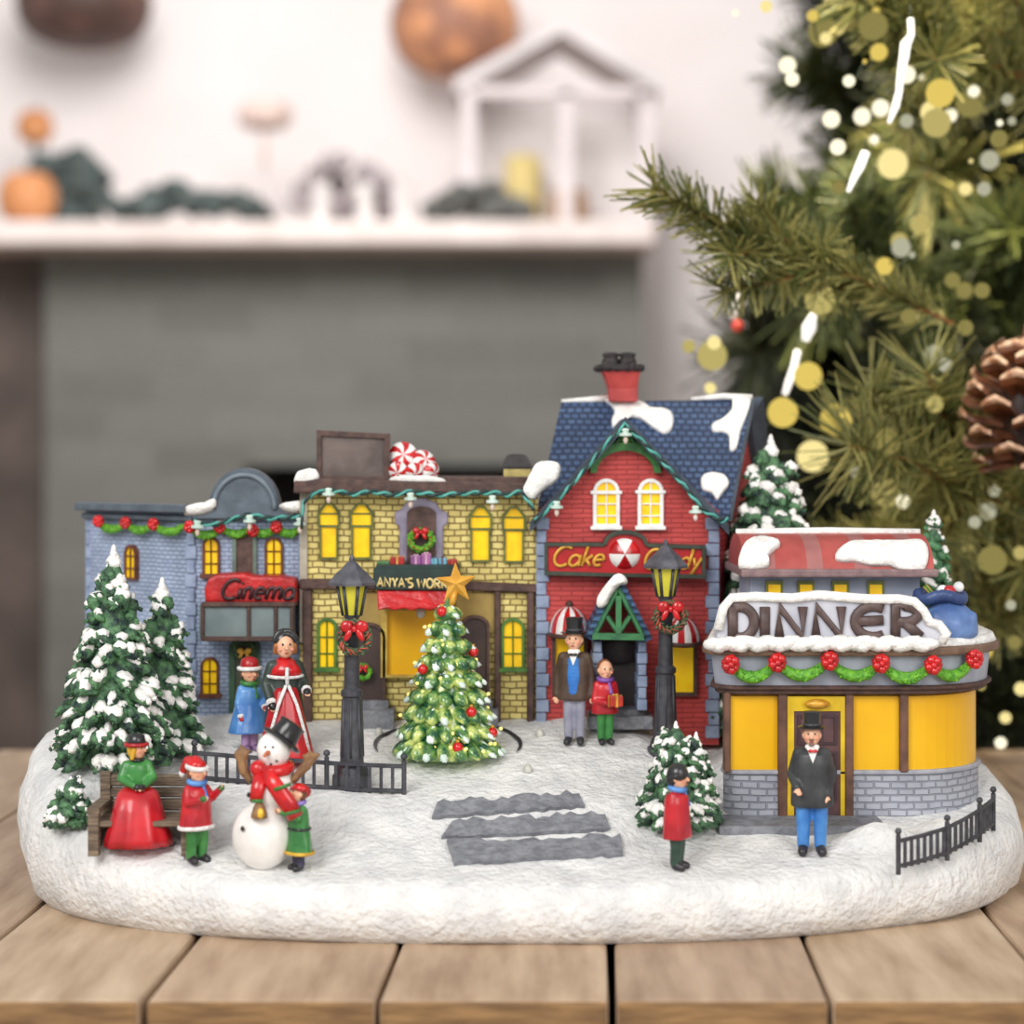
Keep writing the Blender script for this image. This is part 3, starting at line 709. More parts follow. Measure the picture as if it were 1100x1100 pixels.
def build_workshop():
    Y = 6.97
    t = thing('workshop_building', 'yellow brick toy workshop with green sign, red awning and flat roof', 'building', (X(450, Y), Y, .45))
    bm = brick('yellow_brick', (232, 214, 136), (208, 188, 110), (138, 114, 60), .042, .0215, .15, bump=.7, dist=.006)
    a, b = P(322, 524, Y), P(578, 800, Y)
    MB().box(((a.x + b.x) / 2, Y + .2, (a.z + b.z) / 2), (b.x - a.x, .4, a.z - b.z)).build('brick_wall', bm, t)
    pb = MB(); pb.rect(322, 530, 330, 690, Y - .015, .03); pb.build_each('edge_pilaster', pm('pale_stucco', (176, 168, 150), (150, 140, 126), rough=.6), t)
    c = MB(); c.poly([(315, 530), (316, 516), (340, 514), (578, 519), (578, 531), (450, 529)], Y - .06, .14); c.box((X(448, Y), Y + .2, Z(517, Y)), (X(577, Y) - X(320, Y), .42, .03)); bevel(c.build('cornice', BROWN, t), .006, 2)
    tm = MB(); tm.poly([(322, 622), (404, 622), (404, 634), (322, 633)], Y - .03, .05); tm.poly([(490, 624), (578, 628), (578, 637), (490, 634)], Y - .03, .05)
    for x0, x1 in ((325, 335), (531, 538), (566, 574)): tm.rect(x0, 634, x1, 790, Y - .025, .05)
    bevel(tm.build_each('timber_framing', BROWN, t), .004, 1)
    pl = MB(); pl.rect(376, 637, 412, 700, Y - .008, .02); pl.rect(490, 637, 531, 680, Y - .008, .02); pl.build_each('plaster_panel', pm('ochre_plaster', (176, 150, 84), (150, 124, 66), rough=.7, scale=10), t)
    # upper windows with flared heads
    fm = pm('olive_frame', (104, 112, 50), (76, 82, 40), rough=.5)
    for x0, x1, s in ((342, 364, 0), (376, 400, 0), (504, 528, 3), (540, 564, 4)):
        y0 = 541 + s; o = [(x0 + 1, y0 + 60), (x0 + 1, y0 + 25), (x0 - 1, y0 + 24), (x0 - 1, y0 + 9), ((x0 + x1) / 2 - 4, y0 - 1), ((x0 + x1) / 2 + 4, y0 - 1), (x1 + 1, y0 + 9), (x1 + 1, y0 + 24), (x1 - 1, y0 + 25), (x1 - 1, y0 + 60)]
        cx, cy = (x0 + x1) / 2, y0 + 30
        i = [(cx + (p - cx) * .80, cy + (q - cy) * .92) for p, q in o]
        f = MB(); f.ring([P(p, q, Y - .016) for p, q in o], [P(p, q, Y - .016) for p, q in i], .024); f.rect(x0, y0 + 23, x1, y0 + 25.5, Y - .012, .014); f.rect(x0, y0 + 10, x1, y0 + 11.5, Y - .01, .012)
        f = f.build('window', fm, t); MB().poly([(cx + (p - cx) * .9, cy + (q - cy) * .96) for p, q in o], Y - .004, .008).build('pane', YELLOW, f)
    # central niche
    sm = pm('mauve_stone', (150, 142, 160), (126, 118, 138), rough=.6, scale=20)
    s = MB(); o = [(429, 606), (429, 566), (424, 562), (424, 550), (430, 548), (436, 540), (447, 535), (457, 535), (468, 540), (474, 548), (481, 551), (481, 562), (476, 566), (476, 606)]; s.poly(o, Y - .02, .03)
    s = s.build('niche_surround', sm, t); bevel(s, .004, 1)
    d = MB(); d.poly(arch_px(437, 544, 468, 606, 10, .5), Y - .028, .02); d.build('niche_door', BROWN, s)
    wreath('wreath', 'green wreath with a red bow in the stone niche above the workshop sign', P(452, 580, Y - .05), .036, .014, None, 11, GARL, None, .9, .75, 1.4)
    # shelf with presents, sign, awning
    L = MB(); L.rect(404, 607, 493, 613, Y - .15, .17); L.build('sign_shelf', DARKGREEN, t)
    s = MB(); s.poly([(401, 610), (493, 610), (493, 635), (404, 634), (401, 628)], Y - .16, .16); s = s.build('sign_board', DARKGREEN, t); bevel(s, .004, 1)
    l = MB(); lettering(l, "ANYA'S WORK", 405, 630, 76, 9.5, Y - .166, .0045, 0, -2.0); l.build('lettering', pm('cream_letter', (232, 212, 150), (206, 180, 110), rough=.5), s, True)
    a = MB(); n = 9
    pts = []
    for i in range(n + 1):
        x = 406 + (488 - 406) * i / n; pts.append((x, 656 - (2.5 if i % 2 else 0)))
    top = [P(489, 634, Y - .15), P(405, 634, Y - .15)]
    a.prism([P(x, y, Y - .18) for x, y in pts] + top, .15, (0, 1, .0)); a = a.build('awning', pm('awning_red', (214, 34, 38), (176, 20, 28), rough=.35, scale=16, bump=.3), t); bevel(a, .004, 1)
    w = MB(); w.ring([P(x, y, Y - .03) for x, y in ((409, 652), (409, 728), (482, 728), (482, 652))], [P(x, y, Y - .03) for x, y in ((416, 656), (416, 725), (476, 725), (476, 656))], .05)
    w = w.build('shop_window', pm('ochre_frame', (206, 178, 84), (180, 150, 64), rough=.5), t); MB().rect(415, 654, 477, 726, Y - .01, .03).build('pane', AMBER, w)
    lb = MB(); p = P(452, 658, Y - .1); lb.ball(p, (.016, .016, .02), 8, 6); lb.cyl(p, p + Vector((0, 0, .03)), .008); lb.build('hanging_bulb', pm('clear_bulb', (206, 204, 196)), t, True)
    # doors
    dm = pm('dark_door', (72, 54, 50), (52, 38, 38), rough=.5, scale=10)
    for x0, x1, y0 in ((380, 411, 672), (497, 523, 664)):
        d = MB(); d.poly(arch_px(x0, y0, x1, 766, 10, .8), Y - .02, .04); d = d.build('door', dm, t)
        f = MB(); f.ring([P(p, q, Y - .03) for p, q in arch_px(x0 - 3, y0 - 3, x1 + 3, 766, 10, .8)], [P(p, q, Y - .03) for p, q in arch_px(x0, y0, x1, 766, 10, .8)], .04); f.build('door_frame', BROWN, d)
        s = MB(); s.rect(x0 - 5, 753, x1 + 6, 765, Y - .05, .07); s.rect(x0 - 7, 763, x1 + 12, 784, Y - .09, .11); s.build('door_step', GREY_STONE, t)
    wreath('door_wreath', 'little wreath with a red bow on the left arched workshop door', P(390, 722, Y - .045), .022, .01, None, 12, GARL, None, 1, .7, 1.5, False)
    for x0, x1 in ((340, 362), (538, 564)): win_arched(t, x0, 664, x1, 720, Y, pm('frame_green', (82, 128, 54), (58, 96, 42), rough=.5), YELLOW, 2, 3, 3.4, 1.4, .9, True)
    # roof: billboard, chimney
    b = MB(); b.poly([(341, 463), (418, 467), (417, 518), (341, 516)], Y + .02, .05); b = b.build('billboard', pm('billboard_brown', (112, 98, 92), (84, 72, 68), rough=.6, scale=9, bump=.25), t); bevel(b, .004, 1)
    f = MB(); o, i = [(340, 462), (419, 466), (418, 519), (340, 517)], [(345, 468), (413, 471), (412, 513), (345, 511)]; f.ring([P(p, q, Y + .008) for p, q in o], [P(p, q, Y + .008) for p, q in i], .02); f.build('billboard_frame', BROWN, b)
    c = MB(); c.rect(541, 504, 570, 522, Y + .1, .12); c.build('chimney', pm('ochre_chimney', (192, 176, 108), (160, 144, 84), rough=.6), t)
    r = MB(); q0 = P(555, 505, Y + .16); r.lathe([(.075, 0), (.078, .012), (.05, .05), (.03, .056)], q0, 4, Matrix.Rotation(PI / 4, 3, 'Z')); r.build('chimney_cap', pm('cap_dark', (58, 54, 54), (40, 38, 38), rough=.5), t)
    sn = MB()
    for px_ in ([(316, 517), (322, 509), (338, 507), (343, 514), (336, 520), (320, 521)], [(418, 517), (440, 515), (470, 516), (478, 520), (440, 521)]): sn.puff([P(x, y, Y - .05) for x, y in px_], (0, -.7, 1), .02, 9)
    sn.build_each('snow_patch', SNOWP, t, True)
    light_string('twisted teal string lights under the cornice of the yellow workshop', [(324, 566), (326, 540), (336, 530), (355, 527), (380, 531), (400, 528), (421, 532), (441, 528), (470, 532), (500, 530), (529, 529), (545, 532), (560, 528), (574, 548)], [(353, 529), (441, 534), (529, 537)], Y - .085)

def stripe_dome(mb_w, cx, y0, y1, hw, Y, depth, n=8):
    """half-round striped awning against a wall: alternating gores"""
    base = P(cx, y1, Y); r = hw * Y / F; h = (y1 - y0) * Y / F; vs = []; N = n * 2; M = 7
    for j in range(M + 1):
        a = PI / 2 * j / M
        for i in range(N + 1):
            b = PI * i / N
            vs.append(base + Vector((-r * math.cos(b) * math.cos(a), -depth * math.sin(b) * math.cos(a), h * math.sin(a))))
    for j in range(M):
        for i in range(N):
            mb_w.mat((i // 2) % 2); q = j * (N + 1) + i
            mb_w.add([vs[q], vs[q + 1], vs[q + N + 2], vs[q + N + 1]], [(0, 1, 2, 3)])
    mb_w.mat(0)

def build_cake_house():
    Y = 6.95
    t = thing('cake_shop_building', 'red brick cake shop with a blue tiled gable roof and chimney', 'building', (X(675, Y), Y, .45))
    bm = brick('red_brick', (198, 72, 68), (186, 64, 62), (154, 50, 50), .075, .0165, .16, bump=.5, dist=.005)
    foot = Z(800, Y)
    f = [P(578, 800, Y), P(578, 550, Y), P(672, 454, Y), P(772, 550, Y), P(772, 800, Y)]
    MB().prism(f, .06).build('front_wall', bm, t)
    ze = Z(548, Y); bodyb = MB(); xb0, xb1 = X(590, 7.7), .93
    lo = [(X(578, Y), Y + .05), (X(772, Y), Y + .05), (xb1, 7.7), (xb0, 7.7)]
    vs = [(x, y, foot) for x, y in lo] + [(x, y, ze) for x, y in lo]
    bodyb.add(vs, [(3, 2, 1, 0), (4, 5, 6, 7), (0, 1, 5, 4), (1, 2, 6, 5), (2, 3, 7, 6), (3, 0, 4, 7)])
    # gable of the right-hand end
    ridgeL, ridgeR = P(603, 432, 7.32), P(808, 429, 7.32); eL, eR = P(577, 549, Y + .07), P(784, 549, Y + .07)
    rr = ridgeR + Vector((-.03, 0, -.06)); bodyb.add([(eR.x - .022, Y + .12, ze - .02), (xb1 - .01, 7.66, ze - .02), rr, (eR.x - .12, Y + .12, ze - .02), (xb1 - .12, 7.66, ze - .02), rr + Vector((-.1, 0, -.02))], [(0, 1, 2), (5, 4, 3), (0, 2, 5, 3), (1, 4, 5, 2), (0, 3, 4, 1)])
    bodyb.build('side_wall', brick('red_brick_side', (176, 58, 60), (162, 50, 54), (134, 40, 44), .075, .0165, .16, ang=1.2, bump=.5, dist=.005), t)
    q = MB()
    for i in range(17):
        y0 = 556 + i * 14; w = 0 if i % 2 else 3
        q.rect(576, y0, 587 + w, y0 + 13.2, Y - .012, .05); q.rect(761 - w, y0, 773, y0 + 13.2, Y - .012, .05)
    bevel(q.build_each('corner_quoin', BLUEGREY, t), .003, 1)
    # roof slopes
    roofm = brick('blue_slate', (74, 98, 134), (58, 80, 116), (38, 54, 84), .03, .021, .22, rough=.55, bump=.9, dist=.01)
    backL, backR = Vector((xb0 - .02, 7.74, ze - .02)), Vector((xb1 + .02, 7.74, ze - .02))
    th = Vector((0, 0, -.03)); m = MB()
    for a, b, c, d in ((eL, eR, ridgeR, ridgeL), (ridgeL, ridgeR, backR, backL)):
        vs = [a, b, c, d]; vs += [v + th for v in vs]
        m.add(vs, [(0, 1, 2, 3), (7, 6, 5, 4), (0, 4, 5, 1), (1, 5, 6, 2), (2, 6, 7, 3), (3, 7, 4, 0)])
    ap = P(672, 449, Y - .05); gl, gr = P(569, 561, Y - .05), P(783, 563, Y - .05)
    nrm = (eR - eL).cross(ridgeL - eL).normalized()
    def on_slope(x, z):
        k = (z - eL.z) / (ridgeL.z - eL.z); return Vector((x, eL.y + (ridgeL.y - eL.y) * k - .01, z))
    rb = on_slope(ap.x, ap.z); vl, vr = on_slope(gl.x + .012, gl.z), on_slope(gr.x - .012, gr.z)
    for a, b, c, d in ((gl, ap, rb, vl), (ap, gr, vr, rb)):
        vs = [a, b, c, d]; vs += [v + Vector((0, 0, -.026)) for v in vs]
        m.add(vs, [(0, 1, 2, 3), (7, 6, 5, 4), (0, 4, 5, 1), (1, 5, 6, 2), (2, 6, 7, 3), (3, 7, 4, 0)])
    m.build('roof', roofm, t)
    bb = MB(); dm = pm('barge_dark', (62, 74, 88), (46, 56, 70), rough=.5)
    for a, b in ((gl, ap), (gr, ap)):
        u = (b - a).normalized(); w = Vector((0, 0, -.036))
        bb.prism([a + Vector((0, -.006, 0)), b + Vector((0, -.006, .004)), b + w + Vector((0, -.006, 0)), a + w + Vector((0, -.006, 0))], .04)
    rk = [ridgeR + Vector((.012, 0, .01)), backR + Vector((.012, 0, .0)), backR + Vector((-.02, 0, -.05)), ridgeR + Vector((-.035, 0, -.07))]
    bb.prism(rk, .03, (1, 0, 0)); rk = [ridgeR + Vector((.0, 0, .006)), eR + Vector((.0, 0, -.0)), eR + Vector((-.005, 0, -.035)), ridgeR + Vector((-.01, 0, -.04))]; bb.prism(rk, .012, (1, 0, 0))
    bb.build_each('barge_board', dm, t)
    # green bow brace in the gable
    g = MB(); n = 12; o = [(672 - 38 * math.cos(PI * i / n), 508 - 33 * math.sin(PI * i / n)) for i in range(n + 1)]; ii = [(672 - 31 * math.cos(PI * i / n), 508 - 24 * math.sin(PI * i / n)) for i in range(n + 1)]
    g.poly(o + ii[::-1], Y - .03, .03)
    for x0, y0, x1, y1 in ((660, 478, 672, 466), (672, 466, 684, 478), (655, 484, 660, 470), (690, 484, 684, 470), (664, 468, 676, 482), (680, 468, 668, 482)): g.tube([P(x0, y0, Y - .022), P(x1, y1, Y - .022)], .006, 6)
    g.build('gable_brace', GREENP, t)
    for x0, x1 in ((637, 666), (685, 713)): win_arched(t, x0, 514, x1, 567, Y, WHITE, YELLOW, 2, 4, 4.2, 1.8, 1.0, True, 2.5)
    # long sign board with a round-headed middle
    n = 12; mid = [(672 - 24 * math.cos(PI * i / n), 584 - 14.5 * math.sin(PI * i / n)) for i in range(n + 1)]
    o = [(585, 618), (585, 583), (642, 583)] + mid + [(702, 584), (758, 586), (758, 622), (672, 620)]
    cx, cy = 672, 600
    s = MB(); s.poly([(588.5, 613.5), (588.5, 587), (650, 587)] + [(672 - 20 * math.cos(PI * i / n), 585 - 11 * math.sin(PI * i / n)) for i in range(n + 1)] + [(695, 588), (754, 590), (754, 617), (672, 616)], Y - .05, .05)
    s = s.build('sign_board', pm('sign_crimson', (190, 26, 32), (160, 18, 24), rough=.4, scale=12), t)
    fr = MB(); fr.ring([P(a, b, Y - .062) for a, b in o], [P(a, b, Y - .062) for a, b in [(588.5, 613.5), (588.5, 587), (648, 587)] + [(672 - 20 * math.cos(PI * i / n), 585 - 11 * math.sin(PI * i / n)) for i in range(n + 1)] + [(696, 588), (754, 590), (754, 617), (672, 616)]], .06)
    bevel(fr.build('sign_frame', pm('frame_greenblack', (62, 70, 56), (44, 52, 42), rough=.5), s), .003, 1)
    l = MB(); lettering(l, 'Cake', 592, 608, 56, 21, Y - .058, .0058, .3); lettering(l, 'Candy', 690, 611, 62, 21, Y - .058, .0058, .3); l.build('lettering', GOLDP, s, True)
    pw = MB(); c = P(671, 595, Y - .055); R = 16.5 * Y / F
    for k in range(6):
        pw.mat(k % 2); vs = [c + Vector((0, -.02, 0))]; M = 8
        for i in range(M + 1):
            a = PI / 2 + .52 + (k + i / M) * PI / 3; vs.append(c + Vector((R * .72 * math.cos(a), -.015, R * .72 * math.sin(a))))
        for i in range(M + 1):
            a = PI / 2 + .52 + (k + i / M) * PI / 3; vs.append(c + Vector((R * math.cos(a), .004, R * math.sin(a))))
        pw.add(vs, [(0, i + 1, i + 2) for i in range(M)] + [(1 + i, 10 + i, 11 + i, 2 + i) for i in range(M)])
    pw.build('peppermint_emblem', [RED, WHITE], s, True)
    # porch
    px0, px1, ya, ye = 632, 697, 623, 686; D = .2
    po = MB(); a, l0, r0 = P(664, ya, Y - D), P(px0, ye, Y - D), P(px1, ye + 2, Y - D)
    for p, q in ((l0, a), (a, r0)):
        u = (q - p).normalized(); nn = Vector((-u.z, 0, u.x)); nn = nn if nn.z > 0 else -nn
        po.prism([p - nn * .018, q - nn * .018, q + nn * .014, p + nn * .014], D)
    pt = po.build('porch_roof', brick('porch_slate', (64, 98, 134), (50, 82, 118), (30, 52, 82), .5, .023, .25, bump=.9, dist=.012), t)
    tr = MB(); yf = Y - D - .012
    tr.poly([(637, 680), (692, 681), (692, 688), (636, 687)], yf, .03); tr.rect(661.5, 640, 667.5, 682, yf, .025)
    for x0, y0, x1, y1 in ((664, 632, 638, 684), (664, 632, 691, 684), (652, 662, 663, 678), (677, 662, 666, 678)): tr.tube([P(x0, y0, yf + .01), P(x1, y1, yf + .01)], .0085, 6)
    tr.build('porch_truss', pm('truss_green', (64, 128, 78), (44, 96, 64), rough=.4), pt)
    sn = MB(); sn.puff([P(x, y, Y - D - .03) for x, y in ((642, 652), (643, 642), (654, 626), (664, 617), (672, 620), (673, 626), (664, 629), (656, 640), (650, 650))], (-.4, -1, .6), .016, 5); sn.build_each('snow_patch', SNOWP, pt, True)
    pi = MB()
    for x in (642, 690):
        for i in range(6): pi.rect(x - 4.5 - (i % 2), 689 + i * 12.5, x + 4.5 + (i % 2), 700.8 + i * 12.5, Y - .17, .17)
    bevel(pi.build_each('porch_pillar', BLUEGREY, t), .003, 1)
    d = MB(); d.rect(646, 688, 686, 770, Y - .01, .03); d = d.build('door', pm('door_black', (70, 56, 56), (48, 38, 40), rough=.4, scale=10), t)
    w = MB(); w.ball(P(664, 700, Y - .03), (.075, .02, .045), 12, 8); w.build('door_swag', pm('swag_dark', (58, 46, 46), (40, 32, 34), rough=.6), d, True)
    st = MB(); st.rect(640, 763, 694, 771, Y - .13, .13); st.rect(632, 770, 702, 784, Y - .17, .17); bevel(st.build('door_step', GREY_STONE, t), .004, 1)
    # striped shop awnings and windows
    for x0, x1, y0, y1, wx0, wx1, wy0, wy1 in ((590, 633, 651, 680, 596, 628, 684, 744), (713, 752, 662, 689, 719, 746, 691, 745)):
        w = MB(); w.ring([P(a, b, Y - .02) for a, b in ((wx0 - 3, wy0), (wx1 + 3, wy0), (wx1 + 3, wy1 + 3), (wx0 - 3, wy1 + 3))], [P(a, b, Y - .02) for a, b in ((wx0 + 1, wy0 + 2), (wx1 - 1, wy0 + 2), (wx1 - 1, wy1 - 1), (wx0 + 1, wy1 - 1))], .03)
        w = w.build('shop_window', BROWN, t); MB().rect(wx0, wy0, wx1, wy1, Y - .006, .012).build('pane', YELLOW, w)
        a = MB(); stripe_dome(a, (x0 + x1) / 2, y0, y1, (x1 - x0) / 2, Y, .12)
        a = a.build('striped_awning', [WHITE, RED], t, True)
        e = MB(); e.tube([P((x0 + x1) / 2, y1 + 1, Y) + Vector((-(x1 - x0) / 2 * Y / F * math.cos(PI * i / 12), -.12 * math.sin(PI * i / 12), 0)) for i in range(13)], .008, 6); e.ball(P((x0 + x1) / 2, y0 - 2, Y - .01), .012, 8, 6); e.build('awning_rim', BROWN, a, True)
    # chimney
    Yc = 7.32; c = MB(); vs = []
    for px0_, px1_, y, hd in ((653, 684, 432, .06), (653, 684, 418, .06), (650, 685, 408, .068), (645, 687, 397, .078), (645, 687, 393, .078)):
        z = Z(y, Yc); vs += [(X(px0_, Yc), Yc - hd, z), (X(px1_, Yc), Yc - hd, z), (X(px1_, Yc), Yc + hd, z), (X(px0_, Yc), Yc + hd, z)]
    fs = [(3, 2, 1, 0), (16, 17, 18, 19)]
    for i in range(4): fs += [(i * 4 + k, i * 4 + (k + 1) % 4, i * 4 + 4 + (k + 1) % 4, i * 4 + 4 + k) for k in range(4)]
    c.add(vs, fs); c = c.build('chimney', pm('chimney_red', (190, 72, 66), (164, 54, 52), rough=.5, scale=12), t); bevel(c, .004, 1)
    k = MB(); k.box(P(666, 396, Yc), (.165, .175, .02))
    for x in (656, 674): k.lathe([(.036, 0), (.03, .03), (.024, .036), (.03, .042), (.03, .05), (.016, .055)], P(x, 395, Yc), 12)
    for i in range(14): k.ball(P(643 + i * 3.4, 396 - (i % 3), Yc - .06), (.02, .03, .014), 6, 5)
    k.build('chimney_cap', pm('soot_black', (58, 50, 50), (36, 32, 32), rough=.6, bump=.5, scale=40), c, True)
    # snow lying on the roof
    sl = nrm if nrm.z > 0 else -nrm; sn = MB()
    def roofp(pts): return [px_ray_plane(x, y, eL + sl * .004, sl) for x, y in pts]
    sn.puff(roofp([(646, 428), (668, 427), (690, 432), (699, 438), (716, 440), (723, 447), (721, 462), (712, 466), (698, 458), (686, 450), (672, 449), (664, 456), (659, 462), (657, 452), (660, 442), (654, 434)]), sl, .013, 1)
    sn.puff(roofp([(788, 428), (806, 427), (803, 444), (796, 462), (791, 482), (784, 484), (783, 470), (778, 465), (766, 464), (765, 456), (776, 450), (786, 440)]), sl, .012, 2)
    sn.puff(roofp([(754, 512), (766, 508), (778, 511), (783, 520), (776, 530), (770, 537), (764, 530), (754, 526)]), sl, .013, 3)
    sn.tube([ridgeL + Vector((.0, 0, .004)), ridgeL.lerp(ridgeR, .25) + Vector((0, 0, .01))], [.006, .014], 8); sn.tube([ridgeL.lerp(ridgeR, .68) + Vector((0, 0, .004)), ridgeL.lerp(ridgeR, .85) + Vector((0, 0, .012)), ridgeR + Vector((0, 0, .008))], [.006, .012, .01], 8)
    sn.puff([P(x, y, Y - .06) for x, y in ((563, 530), (566, 520), (572, 508), (578, 499), (590, 496), (601, 499), (600, 510), (594, 518), (582, 526), (572, 536))], (-.5, -.8, .6), .018, 4)
    sn.build_each('snow_patch', SNOWP, t, True)
    light_string('twisted teal string lights along the gable of the red cake shop', [(574, 560), (588, 548), (606, 530), (628, 505), (650, 478), (671, 456), (690, 474), (712, 496), (735, 522), (755, 548), (776, 560), (782, 556)], [(672, 465), (598, 543), (747, 548)], Y - .10)

def plan(x0, x1, y0, y1, rl, rr, o=0.0, n=10):
    """plan outline of the diner: square back, rounded front corners (rl left, rr right), grown outward by o; starts at the left end of the front"""
    x0 -= o; x1 += o; y0 -= o; y1 += o; rl += o; rr += o; pts = []
    for i in range(n + 1):
        a = PI + (PI / 2) * i / n; pts.append((x0 + rl + rl * math.cos(a), y0 + rl + rl * math.sin(a)))
    for i in range(n + 1):
        a = -PI / 2 + (PI / 2) * i / n; pts.append((x1 - rr + rr * math.cos(a), y0 + rr + rr * math.sin(a)))
    pts += [(x1 + .02, y1), (x0 + .09, y1)]
    return pts
def build_diner():
    Y = 6.35; x0, x1 = X(780, Y), 1.50; yb = 6.98; RR = .285; RL = .05
    t = thing('diner_building', 'grey rounded corner diner with amber windows and a red upper roof', 'building', ((x0 + x1) / 2, Y + .3, .25))
    z = lambda py: Z(py, Y)
    def slab(mb, za, zb, o, tap=0.0):
        a = plan(x0, x1, Y, yb, RL, RR, o); b = plan(x0, x1, Y, yb, RL, RR, o + tap); n = len(a)
        mb.add([(p, q, za) for p, q in a] + [(p, q, zb) for p, q in b], [tuple(range(n - 1, -1, -1)), tuple(range(n, 2 * n))] + [(i, (i + 1) % n, n + (i + 1) % n, n + i) for i in range(n)])
    gb = brick('diner_brick', (174, 177, 186), (160, 163, 174), (138, 141, 153), .046, .0215, .16, ang=.45, bump=.8, dist=.008)
    m = MB(); slab(m, z(905), z(829), .004); m.build('brick_plinth', gb, t)
    lp = MB(); slab(lp, z(832), z(827), .012); bevel(lp.build('plinth_ledge', pm('ledge_grey', (168, 170, 178), (146, 148, 158), rough=.6), t), .004, 1)
    m = MB(); slab(m, z(829), z(738), -.02); m.build('inner_wall', pm('inner_ochre', (196, 150, 40), (170, 126, 30), rough=.6), t)
    def strip(mb, pxa, pxb, pya, pyb, o0, o1, curve_to=None):
        """band of the front following the rounded corner; curve_to: fraction of the corner arc"""
        def pt(o, s):
            pl = plan(x0, x1, Y, yb, RL, RR, o, 10); return pl
        xa, xb = X(pxa, Y), X(pxb, Y) if pxb else None
        def line(o):
            pts = [(xa, Y - o)]
            if pxb: pts.append((xb, Y - o))
            else:
                c = (x1 - RR, Y + RR); r = RR + o
                for i in range(13):
                    a = -PI / 2 + (PI / 2) * curve_to * i / 12; pts.append((c[0] + r * math.cos(a), c[1] + r * math.sin(a)))
            return pts
        a, b = line(o1), line(o0); n = len(a); za, zb = z(pyb), z(pya)
        vs = [(p, q, za) for p, q in a] + [(p, q, zb) for p, q in a] + [(p, q, za) for p, q in b] + [(p, q, zb) for p, q in b]
        fs = []
        for i in range(n - 1): fs += [(i, i + 1, n + i + 1, n + i), (2 * n + i, 3 * n + i, 3 * n + i + 1, 2 * n + i + 1), (n + i, n + i + 1, 3 * n + i + 1, 3 * n + i), (i, 2 * n + i, 2 * n + i + 1, i + 1)]
        fs += [(0, n, 3 * n, 2 * n), (n - 1, 3 * n - 1, 4 * n - 1, 2 * n - 1)]
        mb.add(vs, fs)
    for a, b, cv in ((784, 838, None), (912, 969, None), (972, None, .97)):
        m = MB(); strip(m, a, b, 748, 829, -.02, -.004, cv); m.build('window_pane', AMBER, t)
    po = MB()
    for xa, xb in ((778, 785), (836, 846), (908, 917), (967, 976)): po.rect(xa, 744, xb, 830 if xa > 950 or xa < 780 else 878, Y - .018, .05)
    bevel(po.build_each('window_post', pm('post_brown', (112, 78, 62), (84, 56, 46), rough=.6, scale=20), t), .004, 1)
    d = MB(); d.ring([P(a, b, Y - .012) for a, b in ((845, 748), (910, 748), (910, 876), (845, 876))], [P(a, b, Y - .012) for a, b in ((853, 764), (903, 764), (903, 876), (853, 876))], .03)
    d = d.build('door_surround', pm('surround_yellow', (226, 192, 26), (200, 164, 14), rough=.5, scale=14), t)
    dr = MB(); dr.rect(853, 762, 903, 878, Y - .006, .02); dr = dr.build('door', pm('door_maroon', (98, 66, 68), (72, 48, 52), rough=.5, scale=14), t)
    pn = MB()
    for xa, xb, ya, yb_ in ((857, 875, 768, 800), (881, 899, 768, 800), (857, 875, 808, 860), (881, 899, 808, 860)):
        pn.ring([P(p, q, Y - .012) for p, q in ((xa, ya), (xb, ya), (xb, yb_), (xa, yb_))], [P(p, q, Y - .012) for p, q in ((xa + 2.5, ya + 2.5), (xb - 2.5, ya + 2.5), (xb - 2.5, yb_ - 2.5), (xa + 2.5, yb_ - 2.5))], .012)
    pn.build_each('door_panel', pm('door_maroon_dark', (72, 46, 50), (56, 36, 40), rough=.5), dr, gap=.0005)
    kb = MB(); kb.ball(P(878, 756, Y - .02), (.04, .02, .015), 10, 6); kb.build('lintel_swag', GOLDP, d, True)
    co = MB(); slab(co, z(745), z(739), .03); slab(co, z(740), z(735), .045); bevel(co.build('lower_cornice', BROWN, t), .005, 1)
    fa = MB(); slab(fa, z(737), z(700), .03, .012); fa.build('fascia', pm('fascia_grey', (174, 178, 190), (148, 152, 166), rough=.5, scale=10), t)
    uc = MB(); slab(uc, z(703), z(693), .07); bevel(uc.build('roof_ledge', pm('ledge_brown', (132, 104, 84), (100, 76, 62), rough=.6, scale=20, bump=.3), t), .008, 2)
    sn = MB(); pl = plan(x0, x1, Y, yb, RL, RR, .07); zt = z(693); slab(sn, zt - .004, zt + .022, .062, -.012); slab(sn, zt + .02, zt + .032, .045, -.03)
    for i in range(40):
        px_ = 766 + i * 5.9
        if px_ < 1000: sn.ball(P(px_, 692 + 2 * math.sin(i * 1.7), Y - .075), (.03, .03, .02), 8, 6, jit=.1, seed=i)
    sn.build('roof_snow', SNOWP, t, True)
    # name board
    Ys = Y - .05
    o = [(768, 692), (772, 676), (777, 652), (787, 642), (812, 641), (850, 643), (880, 640), (930, 644), (968, 644), (982, 647), (992, 657), (998, 668), (1008, 672), (1016, 680), (1012, 690), (1000, 692)]
    s = MB(); s.poly(o, Ys, .08); s = s.build('name_board', pm('board_pale', (206, 206, 214), (178, 180, 192), rough=.6, scale=8), t); bevel(s, .008, 2)
    sn = MB(); sn.tube(wobble([P(x, y, Ys - .005) for x, y in o[1:-1]], .003, 3), .0155, 8)
    for i in range(26): sn.ball(P(782 + i * 8.6, 690 + 2 * math.sin(i * 2.1), Ys - .03), (.036, .022, .017), 8, 6, jit=.12, seed=i + 90)
    sn.build('board_snow', SNOWP, s, True)
    l = MB()
    lx = [('D', 783, 33), ('I', 815, 15), ('N', 833, 37), ('N', 872, 40), ('E', 916, 42), ('R', 957, 38)]
